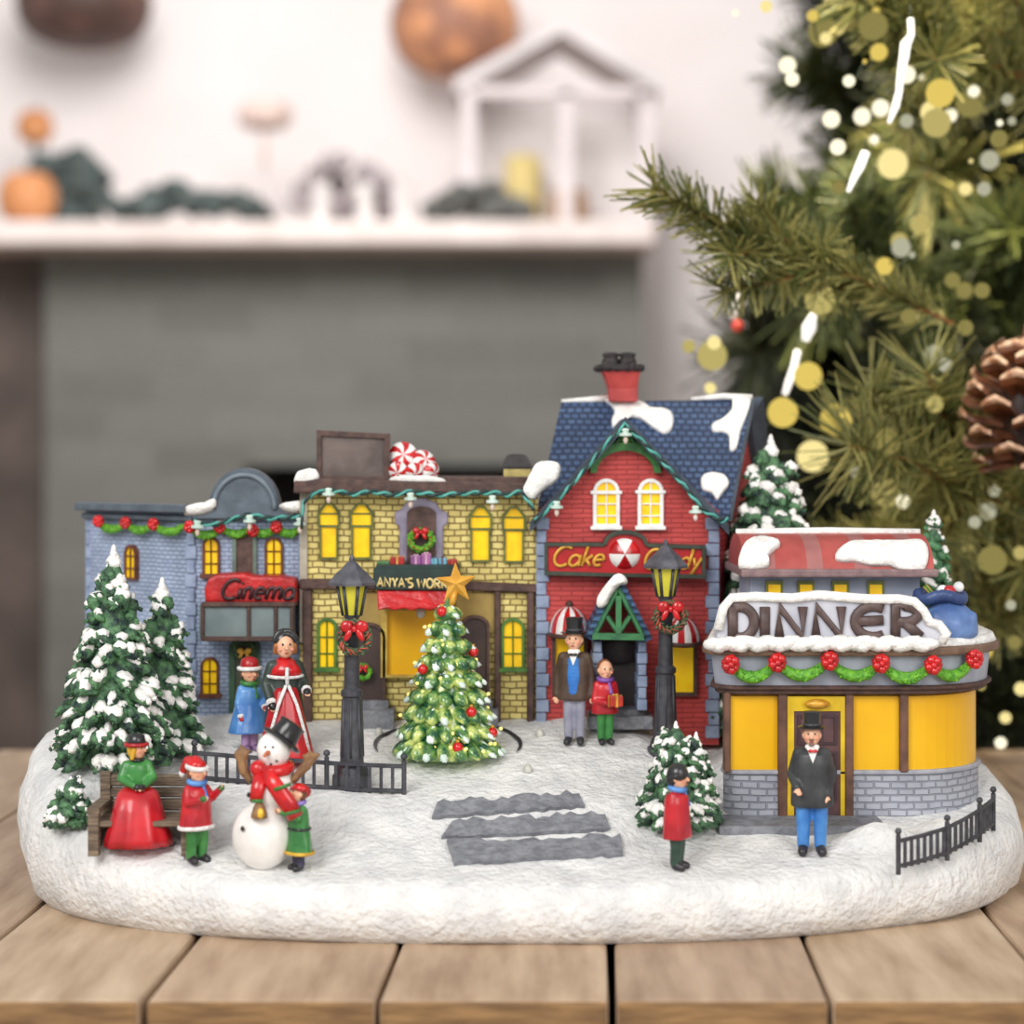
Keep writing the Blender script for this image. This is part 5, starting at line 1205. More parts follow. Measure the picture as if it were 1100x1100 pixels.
# ================================================================ people
SKIN = pm('skin_paint', (242, 190, 156), (228, 166, 132), rough=.4, scale=16)
def figure(label, foot, hpx, yaw, arms, legs='trousers', pants=None, boots=None, coat=None, hs=1.0, hair=None, hairlen=.0, hat=None, scarf=None, vest=None, shirt=None, tie=None,
           hem=.36, hemr=.13, chest=.105, cuff=None, trim=None, belt=None, tilt=0.0, turn=0.0, seat=None, name='person', stance=.05, sitz=0.0, beard=None, mitten=None, cape=None, front=None, look_up=0.0, legk=1.0):
    p = ground(*foot) if not isinstance(foot, Vector) else foot
    k = p.y / F; S = hpx * k; t = thing(name, label, 'person', p); R = Matrix.Rotation(yaw, 3, 'Z')
    def V(x, y, z): return p + R @ (Vector((x, y, z)) * S)
    hz = 1.0 - .085 * hs; shz = hz - .085 * hs - .045; hipz = .47 * shz / .79; hr = (.062 * hs, .067 * hs, .08 * hs)
    HR = R @ Matrix.Rotation(turn, 3, 'Z') @ Matrix.Rotation(-look_up, 3, 'X') @ Matrix.Rotation(tilt, 3, 'Y'); hc = V(0, -.012, hz)
    def HV(x, y, z): return hc + HR @ (Vector((x, y, z)) * S * hs)
    # ---- body: one continuous skin
    b = MB()
    b.ball(V(0, 0, hipz + .02), (.08 * S, .058 * S, .07 * S), 12, 8, R); b.ball(V(0, 0, (hipz + shz) / 2 + .03), (.088 * S, .058 * S, .15 * S), 12, 8, R)
    b.capsule(V(-.08, 0, shz), V(.08, 0, shz), .036 * S); b.capsule(V(0, 0, shz), V(0, -.008, hz - .03), .03 * S)
    b.ball(hc, (hr[0] * S, hr[1] * S, hr[2] * S), 16, 12, HR); b.ball(HV(0, -.012, -.035), (.046 * S * hs, .05 * S * hs, .045 * S * hs), 12, 8, HR)
    b.capsule(HV(0, -.062, .006), HV(0, -.08, -.012), .009 * S * hs, .012 * S * hs)
    for s in (-1, 1): b.ball(HV(s * .062, 0, -.005), (.01 * S * hs, .016 * S * hs, .02 * S * hs), 8, 6, HR)
    if seat is None: L = [[(s * stance * .9, 0, hipz), (s * stance, -.012, hipz * .53), (s * stance, .0, .05), (s * (stance + .01), -.075, .022)] for s in (-1, 1)]
    else: L = [[(s * .05, 0, hipz), (s * .07, -.2, hipz + .01), (s * .07, -.21, sitz + .05), (s * .075, -.28, sitz + .022)] for s in (-1, 1)]
    for q in L:
        a = [V(*v) for v in q]; b.capsule(a[0], a[1], .05 * S, .037 * S); b.capsule(a[1], a[2], .036 * S, .024 * S); b.capsule(a[2], a[3], .026 * S, .02 * S)
    hands = []
    for s, (el, wr) in zip((-1, 1), arms):
        sh, e, w = V(s * .098, 0, shz - .005), V(*el), V(*wr); b.capsule(sh, e, .03 * S, .024 * S); b.capsule(e, w, .024 * S, .017 * S)
        d = (w - e).normalized(); side = d.cross(R @ Vector((0, -1, .3))).normalized(); up = side.cross(d).normalized()
        pc = w + d * .028 * S; M = Matrix((side, d, up)).transposed(); b.ball(pc, (.021 * S, .027 * S, .012 * S), 10, 8, M)
        for i, ln in enumerate((.030, .035, .033, .026)):
            o = pc + side * (i - 1.5) * .0115 * S + d * .02 * S; mid = o + d * ln * .55 * S + up * -.004 * S; b.capsule(o, mid, .0068 * S, .0064 * S, 6); b.capsule(mid, mid + (d * .6 - up * .75).normalized() * ln * .5 * S, .0064 * S, .0052 * S, 6)
        th = pc - side * .016 * S * s; b.capsule(th, th + (d * .7 - side * .8 * s).normalized() * .026 * S, .0085 * S, .0065 * S, 6)
        hands.append((w, d, pc))
    o = b.build('body', SKIN, t, True); remesh(o, max(.0016, .0075 * S), 1)
    # ---- face
    f = MB()
    for s in (-1, 1): f.ball(HV(s * .024, -.0655, .014), (.0065 * S * hs, .005 * S * hs, .0085 * S * hs), 8, 6, HR)
    f.build_each('eye', pm('eye_dark', (50, 40, 40), rough=.3), t, True, gap=.0002)
    f = MB(); f.ball(HV(0, -.068, -.042), (.015 * S * hs, .006 * S * hs, .006 * S * hs), 8, 6, HR); f.build('mouth', pm('lips', (196, 84, 76), rough=.4), t, True)
    if beard: f = MB(); f.ball(HV(0, -.066, -.03), (.024 * S * hs, .008 * S * hs, .006 * S * hs), 8, 6, HR); f.ball(HV(0, -.06, -.062), (.022 * S * hs, .016 * S * hs, .018 * S * hs), 8, 6, HR); f.build('beard', beard, t, True)
    f = MB()
    for s in (-1, 1): f.ball(HV(s * .038, -.05, -.02), (.014 * S * hs, .01 * S * hs, .012 * S * hs), 8, 6, HR)
    f.build_each('cheek', pm('rosy', (238, 160, 136), (232, 150, 126), rough=.4), t, True, gap=.0002)
    if hair:
        h = MB(); h.ball(HV(0, .024, .016), (.068 * S * hs, .062 * S * hs, .077 * S * hs), 14, 10, HR)
        for s in (-1, 1):
            h.ball(HV(s * .056, .018, -.005), (.016 * S * hs, .028 * S * hs, .042 * S * hs), 8, 6, HR)
            if hairlen: h.capsule(HV(s * .055, -.012, 0), HV(s * .06, .005, -hairlen), .024 * S * hs, .02 * S * hs)
        h.ball(HV(0, .035, -.02), (.06 * S * hs, .045 * S * hs, .06 * S * hs), 10, 8, HR)
        o = h.build('hair', hair, t, True); remesh(o, .011 * S, 1)
    # ---- trousers / boots
    if legs == 'trousers':
        m = MB(); m.ball(V(0, 0, hipz + .03), (.09 * S, .066 * S, .07 * S), 12, 8, R)
        for q in L:
            a = [V(*v) for v in q]; m.capsule(a[0], a[1], .058 * S * legk, .047 * S * legk); m.capsule(a[1], a[2] + Vector((0, 0, .012 * S)), .046 * S * legk, .040 * S * legk)
        o = m.build('trousers', pants, t, True); remesh(o, .0115 * S, 2)
    if boots:
        for q in L:
            a = [V(*v) for v in q]; m = MB(); m.capsule(a[2] + Vector((0, 0, .03 * S)), a[2], .037 * S * legk, .036 * S * legk); m.capsule(a[2] + Vector((0, 0, -.012 * S)), a[3], .034 * S * legk, .032 * S * legk); o = m.build('boot', boots, t, True); remesh(o, .0115 * S, 1)
    # ---- coat with sleeves
    if coat:
        m = MB(); top = shz + .022; rs = []
        for u in (0, .18, .4, .6, .78, .92, 1.0):
            z = hem + (top - hem) * u
            rx = hemr + (chest - hemr) * min(1, u * 1.5) if u < .78 else chest * (1.0 if u < .9 else (.9 if u < .99 else .55))
            rs.append((Vector((0, 0, z)), rx, rx * .72))
        vs, fs, n = [], [], 22
        for c, rx, ry in rs:
            for i in range(n):
                a = 2 * PI * i / n; wv = 1 + (.045 * math.sin(5 * a + 1) if c.z < hem + .15 else 0); vs.append(V(c.x + rx * wv * math.cos(a), c.y + ry * wv * math.sin(a), c.z))
        for i in range(len(rs) - 1): fs += [(i * n + j, i * n + (j + 1) % n, (i + 1) * n + (j + 1) % n, (i + 1) * n + j) for j in range(n)]
        fs += [tuple(range(n - 1, -1, -1)), tuple((len(rs) - 1) * n + j for j in range(n))]
        m.add(vs, fs); m.capsule(V(-.085, 0, shz - .01), V(.085, 0, shz - .01), .05 * S)
        for s, (el, wr) in zip((-1, 1), arms): m.capsule(V(s * .1, 0, shz - .01), V(*el), .048 * S, .042 * S); m.capsule(V(*el), V(*wr), .042 * S, .034 * S)
        o = m.build('coat', coat, t, True); remesh(o, .0115 * S, 2)
        if trim:
            r = MB(); r.tube([V(hemr * 1.02 * math.cos(2 * PI * i / 24), hemr * .74 * math.sin(2 * PI * i / 24), hem + .008) for i in range(24)], .021 * S, 8, closed=True); r.build('hem_trim', trim, o, True)
        if belt:
            r = MB(); zz = hem + (top - hem) * .52; r.tube([V(chest * 1.12 * math.cos(2 * PI * i / 24), chest * .82 * math.sin(2 * PI * i / 24), zz) for i in range(24)], .015 * S, 8, closed=True); r.build('belt', belt, o, True)
        if cuff:
            for (w, d, pc) in hands: r = MB(); r.ball(w - d * .004 * S, (.043 * S, .043 * S, .03 * S), 10, 8, Vector((0, 0, 1)).rotation_difference(d).to_matrix()); r.build('cuff', cuff, o, True)
    if mitten:
        for (w, d, pc) in hands: r = MB(); r.ball(pc, (.032 * S, .032 * S, .044 * S), 10, 8, Vector((0, 0, 1)).rotation_difference(d).to_matrix()); r.capsule(pc, pc + (d + R @ Vector((0, -.9, .3))).normalized() * .035 * S, .016 * S, .012 * S); r.build('mitten', mitten, t, True)
    if vest:
        m = MB(); z0, z1 = hem + .08, shz - .03
        m.loft([], 3) if False else None
        for u in range(9):
            z = z0 + (z1 - z0) * u / 8; m.ball(V(0, -.072, z), (.07 * S * (1 - .2 * abs(u - 4) / 4), .042 * S, .04 * S), 10, 8, R)
        o = m.build('waistcoat', vest, t, True); remesh(o, .01 * S, 2)
    if shirt:
        m = MB(); m.prism([V(-.045, -.11, shz + .045), V(.045, -.11, shz + .045), V(.0, -.125, shz - .07)], .05 * S, R @ Vector((0, 1, 0))); m.capsule(V(-.035, -.05, shz + .045), V(.035, -.05, shz + .045), .02 * S)
        m.build('shirt', shirt, t)
    if tie:
        m = MB(); c = V(0, -.128, shz + .025)
        for s in (-1, 1): m.ball(c + R @ Vector((s * .02 * S, 0, 0)), (.018 * S, .01 * S, .014 * S), 8, 6, R)
        m.ball(c, .011 * S, 8, 6); m.build('bow_tie', tie, t, True)
    if front:      # fur-edged opening down the front
        m = MB(); m.tube([V(0, -.078, shz), V(0, -chest * .83, shz - .2), V(0, -chest * .9 - .01, hem + .3)], .016 * S, 8); m.build('front_trim', front, t, True)
    if cape:
        m = MB(); m.lathe([(.04 * S, .06 * S), (.075 * S, .035 * S), (.12 * S, -.02 * S), (.142 * S, -.08 * S), (.12 * S, -.07 * S)], V(0, 0, shz), 18, None, 1, .8); o = m.build('shoulder_cape', cape[0], t, True)
        m = MB(); m.tube([V(.142 * math.cos(2 * PI * i / 24), .114 * math.sin(2 * PI * i / 24), shz - .08 + .012 * math.sin(2 * PI * i / 24)) for i in range(24)], .014 * S, 6, closed=True); m.build('cape_trim', cape[1], o, True)
    if scarf:
        m = MB(); m.tube([V(.058 * hs * math.cos(2 * PI * i / 20), .05 * hs * math.sin(2 * PI * i / 20) - .006, shz + .055 + .012 * math.sin(2 * PI * i / 20)) for i in range(20)], .029 * S, 8, closed=True)
        m.capsule(V(.02, -.06, shz + .05), V(.045, -.1, shz - .1), .022 * S, .026 * S); m.build('scarf', scarf, t, True)
    # ---- hats
    if hat:
        kind, c1, c2 = hat; q = S * hs
        if kind == 'top':
            m = MB(); m.lathe([(.1 * q, 0), (.102 * q, .01 * q), (.064 * q, .014 * q), (.06 * q, .05 * q), (.066 * q, .115 * q), (.06 * q, .12 * q)], HV(0, .0, .05), 20, HR); o = m.build('top_hat', c1, t, True, 50)
            MB().lathe([(.066 * q, .016 * q), (.066 * q, .034 * q)], HV(0, .0, .05), 20, HR).build('hat_band', c2, o, True)
        if kind == 'santa':
            m = MB(); m.ball(HV(0, .01, .045), (.072 * q, .074 * q, .05 * q), 14, 10, HR); m.capsule(HV(0, .02, .06), HV(.0, .09, .06), .055 * q, .045 * q); m.capsule(HV(0, .09, .06), HV(.0, .135, .0), .045 * q, .035 * q); o = m.build('santa_hat', c1, t, True); remesh(o, .011 * S, 1)
            m = MB(); m.tube([HV(.07 * math.cos(2 * PI * i / 20), .072 * math.sin(2 * PI * i / 20), .03 + .012 * math.sin(2 * PI * i / 20)) for i in range(20)], .019 * q, 8, closed=True); m.ball(HV(0, .15, -.03), .03 * q, 10, 8); m.build('fur_trim', c2, o, True)
        if kind == 'brim':
            m = MB(); m.lathe([(.07 * q, 0), (.074 * q, .03 * q), (.066 * q, .075 * q), (.03 * q, .095 * q)], HV(0, .005, .03), 18, HR); o = m.build('hat', c1, t, True)
            m = MB(); m.tube([HV(.085 * math.cos(2 * PI * i / 20), .085 * math.sin(2 * PI * i / 20) + .005, .035) for i in range(20)], .017 * q, 8, closed=True); m.build('hat_brim', c2, o, True)
        if kind == 'beanie':
            m = MB(); m.lathe([(.073 * q, -.01 * q), (.076 * q, .02 * q), (.07 * q, .06 * q), (.04 * q, .09 * q), (.012 * q, .1 * q)], HV(0, .008, .008), 18, HR @ Matrix.Rotation(.25, 3, 'X')); m.ball(HV(0, .045, -.015), (.06 * q, .045 * q, .05 * q), 10, 8, HR); o = m.build('cap', c1, t, True)
            m = MB(); m.tube([HV(.073 * math.cos(2 * PI * i / 20), .074 * math.sin(2 * PI * i / 20) + .006, .018 - .02 * math.sin(2 * PI * i / 20)) for i in range(20)], .011 * q, 8, closed=True); m.build('cap_edge', c2, o, True)
        if kind == 'bonnet':
            m = MB(); m.ball(HV(0, .022, .03), (.076 * q, .072 * q, .068 * q), 14, 10, HR); m.tube([HV(.074 * math.cos(PI * i / 14), -.012, .025 + .075 * math.sin(PI * i / 14)) for i in range(15)], .018 * q, 8); o = m.build('bonnet', c1, t, True); remesh(o, .011 * S, 1)
            m = MB(); m.ball(HV(.0, .0, .098), (.035 * q, .03 * q, .014 * q), 8, 6); m.build('bonnet_feather', c2, o, True)
        if kind == 'beret':
            m = MB(); m.ball(HV(.0, .02, .05), (.075 * q, .078 * q, .045 * q), 14, 10, HR); m.ball(HV(-.01, .06, .03), (.07 * q, .06 * q, .06 * q), 12, 8, HR); o = m.build('beret', c1, t, True); remesh(o, .011 * S, 1)
            m = MB(); m.tube([HV(.07 * math.cos(2 * PI * i / 20), .07 * math.sin(2 * PI * i / 20), .035) for i in range(20)], .012 * q, 8, closed=True); m.build('beret_band', c2, o, True)
    return t, V, S

def build_people():
    br = pm('coat_brown', (84, 66, 54), (62, 46, 38), rough=.5, scale=20); gy = pm('trouser_grey', (158, 158, 172), (130, 130, 148), rough=.5, scale=14)
    vb = pm('vest_blue', (62, 132, 206), (40, 106, 186), rough=.45, scale=14); bk = pm('coat_black', (64, 66, 68), (40, 42, 44), rough=.45, scale=18); bt = pm('boot_black', (50, 48, 52), (34, 32, 36), rough=.35)
    redc = pm('coat_red', (206, 34, 44), (164, 20, 32), rough=.35, scale=12, coat=.3); grn = pm('cloth_green', (72, 146, 72), (42, 108, 50), rough=.35, scale=12, coat=.2)
    blu = pm('coat_blue', (108, 164, 218), (66, 120, 188), rough=.35, scale=10, coat=.3); pur = pm('scarf_purple', (146, 96, 178), (112, 66, 150), rough=.4, scale=20); jean = pm('jeans_blue', (86, 150, 214), (52, 112, 184), rough=.4, scale=12)
    hb = pm('hair_brown', (132, 80, 50), (92, 54, 36), rough=.5, scale=30); hy = pm('hair_gold', (232, 188, 60), (196, 146, 36), rough=.4, scale=30); ltb = pm('scarf_blue', (98, 150, 214), (66, 114, 188), rough=.4, scale=20)
    fur = pm('white_fur', (248, 246, 244), (226, 222, 220), rough=.8, scale=60, bump=.6)
    down = lambda sx=0: [((-.135, .01, .60), (-.15, -.02, .43)), ((.135, .01, .60), (.15, -.02, .43))]
    figure('man in open brown coat, blue waistcoat and black top hat, hands at his sides', (617, 799), 124, -.12, down(), pants=gy, boots=bt, coat=br, hair=hb, hat=('top', BLACK, pm('band_grey', (70, 70, 74))), vest=vb, shirt=WHITE, tie=BLACK, hem=.38, hemr=.15, chest=.14, turn=-.1, hs=1.15)
    t, V, S = figure('boy in red coat, purple scarf and green trousers holding a gift beside the man', (650, 799), 90, .25, [((-.14, -.02, .52), (-.03, -.15, .5)), ((.14, -.02, .52), (.06, -.15, .52))], pants=grn, boots=bt, coat=redc, hair=hb, scarf=pur, hs=1.4, legk=1.15, hem=.36, hemr=.165, chest=.145)
    c = V(.05, -.24, .47); gift('red and gold gift carried in the arms of the boy in purple scarf', c, (.16 * S, .14 * S, .13 * S), (200, 60, 44), (222, 172, 60), .3)
    figure('man in black overcoat, blue jeans, red bow tie and top hat before the diner door', (872, 917), 140, -.08, [((-.15, .02, .60), (-.12, -.1, .52)), ((.15, .03, .60), (.11, -.06, .47))], pants=jean, boots=bt, coat=bk, hair=pm('hair_grey', (120, 110, 104), (86, 78, 74)), hat=('top', BLACK, pm('band_grey', (70, 70, 74))), shirt=WHITE, tie=RED, hem=.36, hemr=.165, chest=.155, hs=1.05, legk=1.2, beard=pm('beard_grey', (150, 120, 104), (120, 96, 84)), turn=-.1, stance=.065)
    figure('boy in red coat, blue scarf and black cap standing sideways in front', (727, 933), 110, 1.15, [((-.12, .03, .56), (-.11, -.03, .42)), ((.12, .03, .56), (.11, -.03, .42))], pants=pm('trouser_bottle', (58, 84, 70), (40, 62, 52), rough=.4), boots=bt, coat=redc, hair=pm('hair_black', (44, 38, 40), (30, 26, 28)), scarf=ltb, hat=('beanie', BLACK, BLACK), hs=1.35, hem=.30, hemr=.19, chest=.165, legk=1.3)
    figure('child in red Santa hat and red coat with green trousers reaching towards the snowman', (211, 926), 110, .8, [((-.15, -.06, .60), (-.1, -.2, .64)), ((.15, -.06, .62), (.12, -.22, .72))], pants=grn, boots=bt, coat=redc, hair=hb, hat=('santa', RED, fur), scarf=ltb, hs=1.35, hem=.335, hemr=.18, chest=.155, legk=1.3, stance=.065, trim=fur, mitten=GREENP, turn=.1)
    figure('child in green coat with gold hem and red hat reaching up to the snowman scarf', (321, 934), 92, -1.0, [((-.14, -.08, .62), (-.09, -.22, .68)), ((.14, -.08, .62), (.06, -.24, .70))], pants=pm('trouser_dusk', (66, 62, 88), (46, 44, 66)), boots=bt, coat=grn, hair=hb, hat=('beret', RED, REDD), scarf=pm('scarf_lilac', (150, 130, 200), (120, 98, 176)), hs=1.35, hem=.2, hemr=.215, chest=.15, legk=1.25, trim=pm('gold_hem', (222, 180, 60), (186, 140, 36), rough=.4, scale=30), belt=BLACK, look_up=.3)
    t, V, S = figure('woman in long red dress, dark coat, red shoulder cape and black bonnet', (306, 818), 138, .25, [((-.15, .0, .60), (-.12, -.1, .47)), ((.15, -.01, .60), (.15, -.13, .56))], legs='none', boots=bt, coat=pm('coat_darkgreen', (60, 72, 66), (42, 52, 48), rough=.4, scale=14), hair=pm('hair_auburn', (190, 120, 70), (150, 88, 50)), hairlen=.04, hat=('bonnet', BLACK, fur), hem=.30, hemr=.165, chest=.12, hs=1.2, cuff=fur, mitten=BLACK, cape=(RED, fur), tilt=.0)
    # her dress: long fluted skirt showing through the open coat
    sk = MB(); rs = ((.01, .225), (.06, .22), (.2, .185), (.4, .135), (.54, .1), (.58, .08)); n = 40; vs = []
    for z, r in rs:
        for i in range(n):
            a = 2 * PI * i / n; w = 1 + (.05 * math.sin(10 * a) * (1 - z)); vs.append(V(r * w * math.cos(a), r * .8 * w * math.sin(a) - .045, z))
    sk.add(vs, [(i * n + j, i * n + (j + 1) % n, (i + 1) * n + (j + 1) % n, (i + 1) * n + j) for i in range(len(rs) - 1) for j in range(n)] + [tuple(range(n - 1, -1, -1)), tuple((len(rs) - 1) * n + j for j in range(n))])
    sk.build('skirt', redc, t, True)
    e = MB()
    for s in (-1, 1): e.tube([V(s * .01, -.125, .6), V(s * .07, -.155, .46), V(s * .13, -.155, .25), V(s * .18, -.13, .04)], .014 * S, 8)
    e.tube([V(0, -.12, .74), V(0, -.125, .6)], .015 * S, 8); e.build('fur_edging', fur, t, True)
    figure('child in blue coat, green scarf and red hat with white brim beside the woman', (268, 806), 95, .55, [((-.15, -.02, .54), (-.14, -.08, .40)), ((.15, -.04, .56), (.1, -.2, .50))], legs='trousers', pants=pm('legging_lilac', (206, 176, 214), (180, 146, 192)), boots=pm('boot_mauve', (150, 120, 160), (120, 92, 130)), coat=blu, hair=hb, hat=('brim', REDD, fur), scarf=grn, hs=1.45, hem=.2, hemr=.25, chest=.165, legk=1.2, cuff=fur, mitten=REDD, turn=.1)
    # seated woman
    g = ground(150, 905); k = g.y / F
    foot = Vector((X(147, g.y), g.y + .0, g.z))
    t, V, S = figure('woman in green jacket and wide red skirt with golden hair seated on the bench', foot, 112, .25, [((-.15, -.04, .62), (-.03, -.19, .565)), ((.15, -.04, .62), (.05, -.19, .565))], legs='none', boots=bt, coat=grn, hair=hy, hairlen=.07, hat=('brim', BLACK, REDD), hem=.44, hemr=.12, chest=.125, hs=1.2, seat=True, sitz=.0, mitten=BLACK, turn=.9, scarf=None)
    col = MB(); col.tube([V(.05 * math.cos(2 * PI * i / 16), .045 * math.sin(2 * PI * i / 16) - .005, .79) for i in range(16)], .02 * S, 8, closed=True); col.build('collar', BLACK, t, True)
    sk = MB(); n = 48; vs = []; rs = ((.0, .31, -.19), (.08, .30, -.19), (.2, .265, -.19), (.34, .235, -.18), (.44, .21, -.16), (.5, .185, -.13), (.54, .12, -.04))
    for z, r, dy in rs:
        for i in range(n):
            a = 2 * PI * i / n; w = 1 + (.06 * math.sin(9 * a) + .03 * math.sin(4 * a + 1)) * (1 - z * 1.6); vs.append(V(r * w * math.cos(a), r * .62 * w * math.sin(a) + dy, z))
    sk.add(vs, [(i * n + j, i * n + (j + 1) % n, (i + 1) * n + (j + 1) % n, (i + 1) * n + j) for i in range(len(rs) - 1) for j in range(n)] + [tuple(range(n - 1, -1, -1)), tuple((len(rs) - 1) * n + j for j in range(n))])
    sk.build('skirt', redc, t, True)
    # snowman
    p = ground(282, 932); k = p.y / F; t = thing('snowman', 'white snowman in red scarf and tilted black hat with raised stick arms', 'snowman', p)
    def Q(dx, dz, dy=0): return p + Vector((dx * k, dy * k, dz * k))
    sb = pm('snowman_white', (246, 243, 238), (228, 224, 220), rough=.45, scale=10, bump=.2)
    b = MB(); b.ball(Q(0, 34), (33 * k, 31 * k, 37 * k), 20, 14); b.ball(Q(10, 84), (25 * k, 23 * k, 27 * k), 18, 12); b.ball(Q(12, 126), (18.5 * k, 18 * k, 20 * k), 18, 12); o = b.build('body', sb, t, True); remesh(o, .009, 2)
    hat = MB(); R = Matrix.Rotation(.62, 3, 'Y') @ Matrix.Rotation(-.25, 3, 'X'); hat.lathe([(23 * k, -2 * k), (24 * k, 1 * k), (16 * k, 4 * k), (14 * k, 17 * k), (15.5 * k, 21 * k), (12 * k, 22 * k)], Q(20, 136, 3), 20, R, 1, 1); hat.build('hat', BLACK, t, True, 50)
    f = MB()
    for dx, dz in ((5, 131), (13, 131), (-2, 115), (4, 112), (11, 113), (17, 116)): f.ball(Q(dx, dz, -17 + abs(dx - 12) * .25), 1.5 * k, 6, 5)
    f.build_each('coal_dot', BLACK, t, True, gap=.0002); f = MB(); f.capsule(Q(8, 125, -17), Q(5, 123, -24), 3 * k, 1.8 * k); f.build('nose', pm('carrot', (206, 120, 84), (180, 94, 62)), t, True)
    bt_ = MB()
    for dx, dz, dy in ((-10, 94, -15), (-13, 80, -15), (-18, 46, -27)): bt_.ball(Q(dx, dz, dy), (2.2 * k, 2 * k, 3 * k), 8, 6)
    bt_.build_each('button', BLACK, t, True, gap=.0005)
    s = MB(); s.tube([Q(11 + 17 * math.cos(2 * PI * i / 20), 107 + 2 * math.sin(2 * PI * i / 20), 16 * math.sin(2 * PI * i / 20)) for i in range(20)], 7 * k, 10, closed=True); s.ball(Q(-3, 108, -14), 9 * k, 10, 8)
    s.tube([Q(4, 106, -18), Q(16, 92, -25), Q(30, 72, -26), Q(38, 58, -24)], [8 * k, 9 * k, 10 * k, 9 * k], 10, flat=.6, up=(0, 1, 0)); s.tube([Q(0, 104, -18), Q(-2, 88, -24), Q(-4, 74, -26)], [7 * k, 8 * k, 7 * k], 10, flat=.6, up=(0, 1, 0)); so = s.build('scarf', RED, t, True)
    s = MB(); s.tube([Q(16, 88, -32), Q(34, 94, -30)], 2 * k, 6); s.tube([Q(-8, 76, -31), Q(4, 76, -31)], 2 * k, 6); s.tube([Q(26, 62, -33), Q(44, 66, -30)], 2 * k, 6); s.build_each('scarf_stripe', GREENP, so, True, gap=.0005)
    wd = pm('twig_brown', (150, 112, 74), (112, 80, 52), rough=.6, scale=20, bump=.5)
    for pts, fs in (([(-10, 92), (-20, 104), (-21, 112)], [(-28, 124), (-22, 130), (-15, 126)]), ([(32, 92), (44, 106), (50, 112)], [(60, 122), (52, 124), (46, 120)])):
        a = MB(); q = [Q(x, z, -6) for x, z in pts]; a.tube(q, [4.5 * k, 5.5 * k, 6 * k], 8)
        for x, z in fs: a.capsule(q[-1], Q(x, z, -8), 4.5 * k, 3 * k)
        o = a.build('stick_arm', wd, t, True); remesh(o, .007, 1)
    p2 = Q(0, 66, -28); ln = thing('brass_bell', 'small brown and gold bell hanging below the snowman scarf', 'bell', p2)
    m = MB(); m.lathe([(9 * k, -8 * k), (8.5 * k, -4 * k), (6 * k, 4 * k), (3 * k, 9 * k)], p2, 14); m.build('bell_body', wd, ln, True); m = MB(); m.ball(p2 + Vector((2 * k, -6 * k, -3 * k)), (4 * k, 4 * k, 6 * k), 8, 6); m.build('gold_face', pm('brass', (236, 196, 60), (206, 160, 40), rough=.3), ln, True)
# ================================================================ the big decorated tree at the right, beyond the table
def needle_mat(name, c1, c2):
    m = pm(name, c1, c2, rough=.5, scale=3.0, lo=.35, hi=.65)
    return m
def branch_mesh(name, seed, mats, nl=.16, n=900, subs=5, width=.0045, tipless=False):
    """a bottle-brush bough of unit length along +X, root at the origin"""
    rng = random.Random(seed); mb = MB(); axes = [([Vector((i / 10, .015 * math.sin(i * .9 + seed), .03 * math.sin(i * .5 + seed) - .05 * (i / 10) ** 2)) for i in range(11)], 1.0, n)]
    for k in range(subs):
        u = rng.uniform(.12, .72); o = axes[0][0][int(u * 10)]; s = 1 if k % 2 else -1; a = rng.uniform(.5, .95); L = (1 - u) * rng.uniform(.5, .85)
        d = Vector((math.cos(a), s * math.sin(a) * .8, rng.uniform(-.45, .35) + .2 * s)).normalized()
        axes.append(([o + d * L * i / 6 + Vector((0, 0, -.08 * L * (i / 6) ** 2)) for i in range(7)], .85, int(n * L * .9)))
    for pts, sc, nn in axes:
        mb.mat(2); mb.tube(pts, [.011 * (1 - .7 * i / len(pts)) for i in range(len(pts))], 5)
        for i in range(nn):
            u = rng.random() ** .9 * (len(pts) - 1); j = min(int(u), len(pts) - 2); p = pts[j].lerp(pts[j + 1], u - j); t = (pts[j + 1] - pts[j]).normalized()
            a = rng.uniform(0, 2 * PI); q = t.orthogonal().normalized(); q = q * math.cos(a) + t.cross(q) * math.sin(a)
            d = (t * rng.uniform(.35, 1.1) + q).normalized(); L = nl * sc * rng.uniform(.65, 1.1); w = width * rng.uniform(.7, 1.2); mb.mat(0 if rng.random() < .55 else 1)
            sd = d.cross(Vector((rng.uniform(-1, 1), rng.uniform(-1, 1), rng.uniform(-1, 1)))).normalized(); sd2 = d.cross(sd)
            e = p + d * L + Vector((0, 0, rng.uniform(-.02, .01))); m_ = p + d * L * .6
            vs = [p + sd * w, p - sd * w * .5 + sd2 * w * .8, p - sd * w * .5 - sd2 * w * .8, e + sd * w * .7, e - sd * w * .35 + sd2 * w * .5, e - sd * w * .35 - sd2 * w * .5]
            mb.add(vs, [(0, 1, 4, 3), (1, 2, 5, 4), (2, 0, 3, 5), (3, 4, 5)])
    me = bpy.data.meshes.new(name); me.from_pydata([tuple(v) for v in mb.v], [], mb.f)
    for m in mats: me.materials.append(m)
    me.polygons.foreach_set('material_index', mb.m); me.update()
    return me
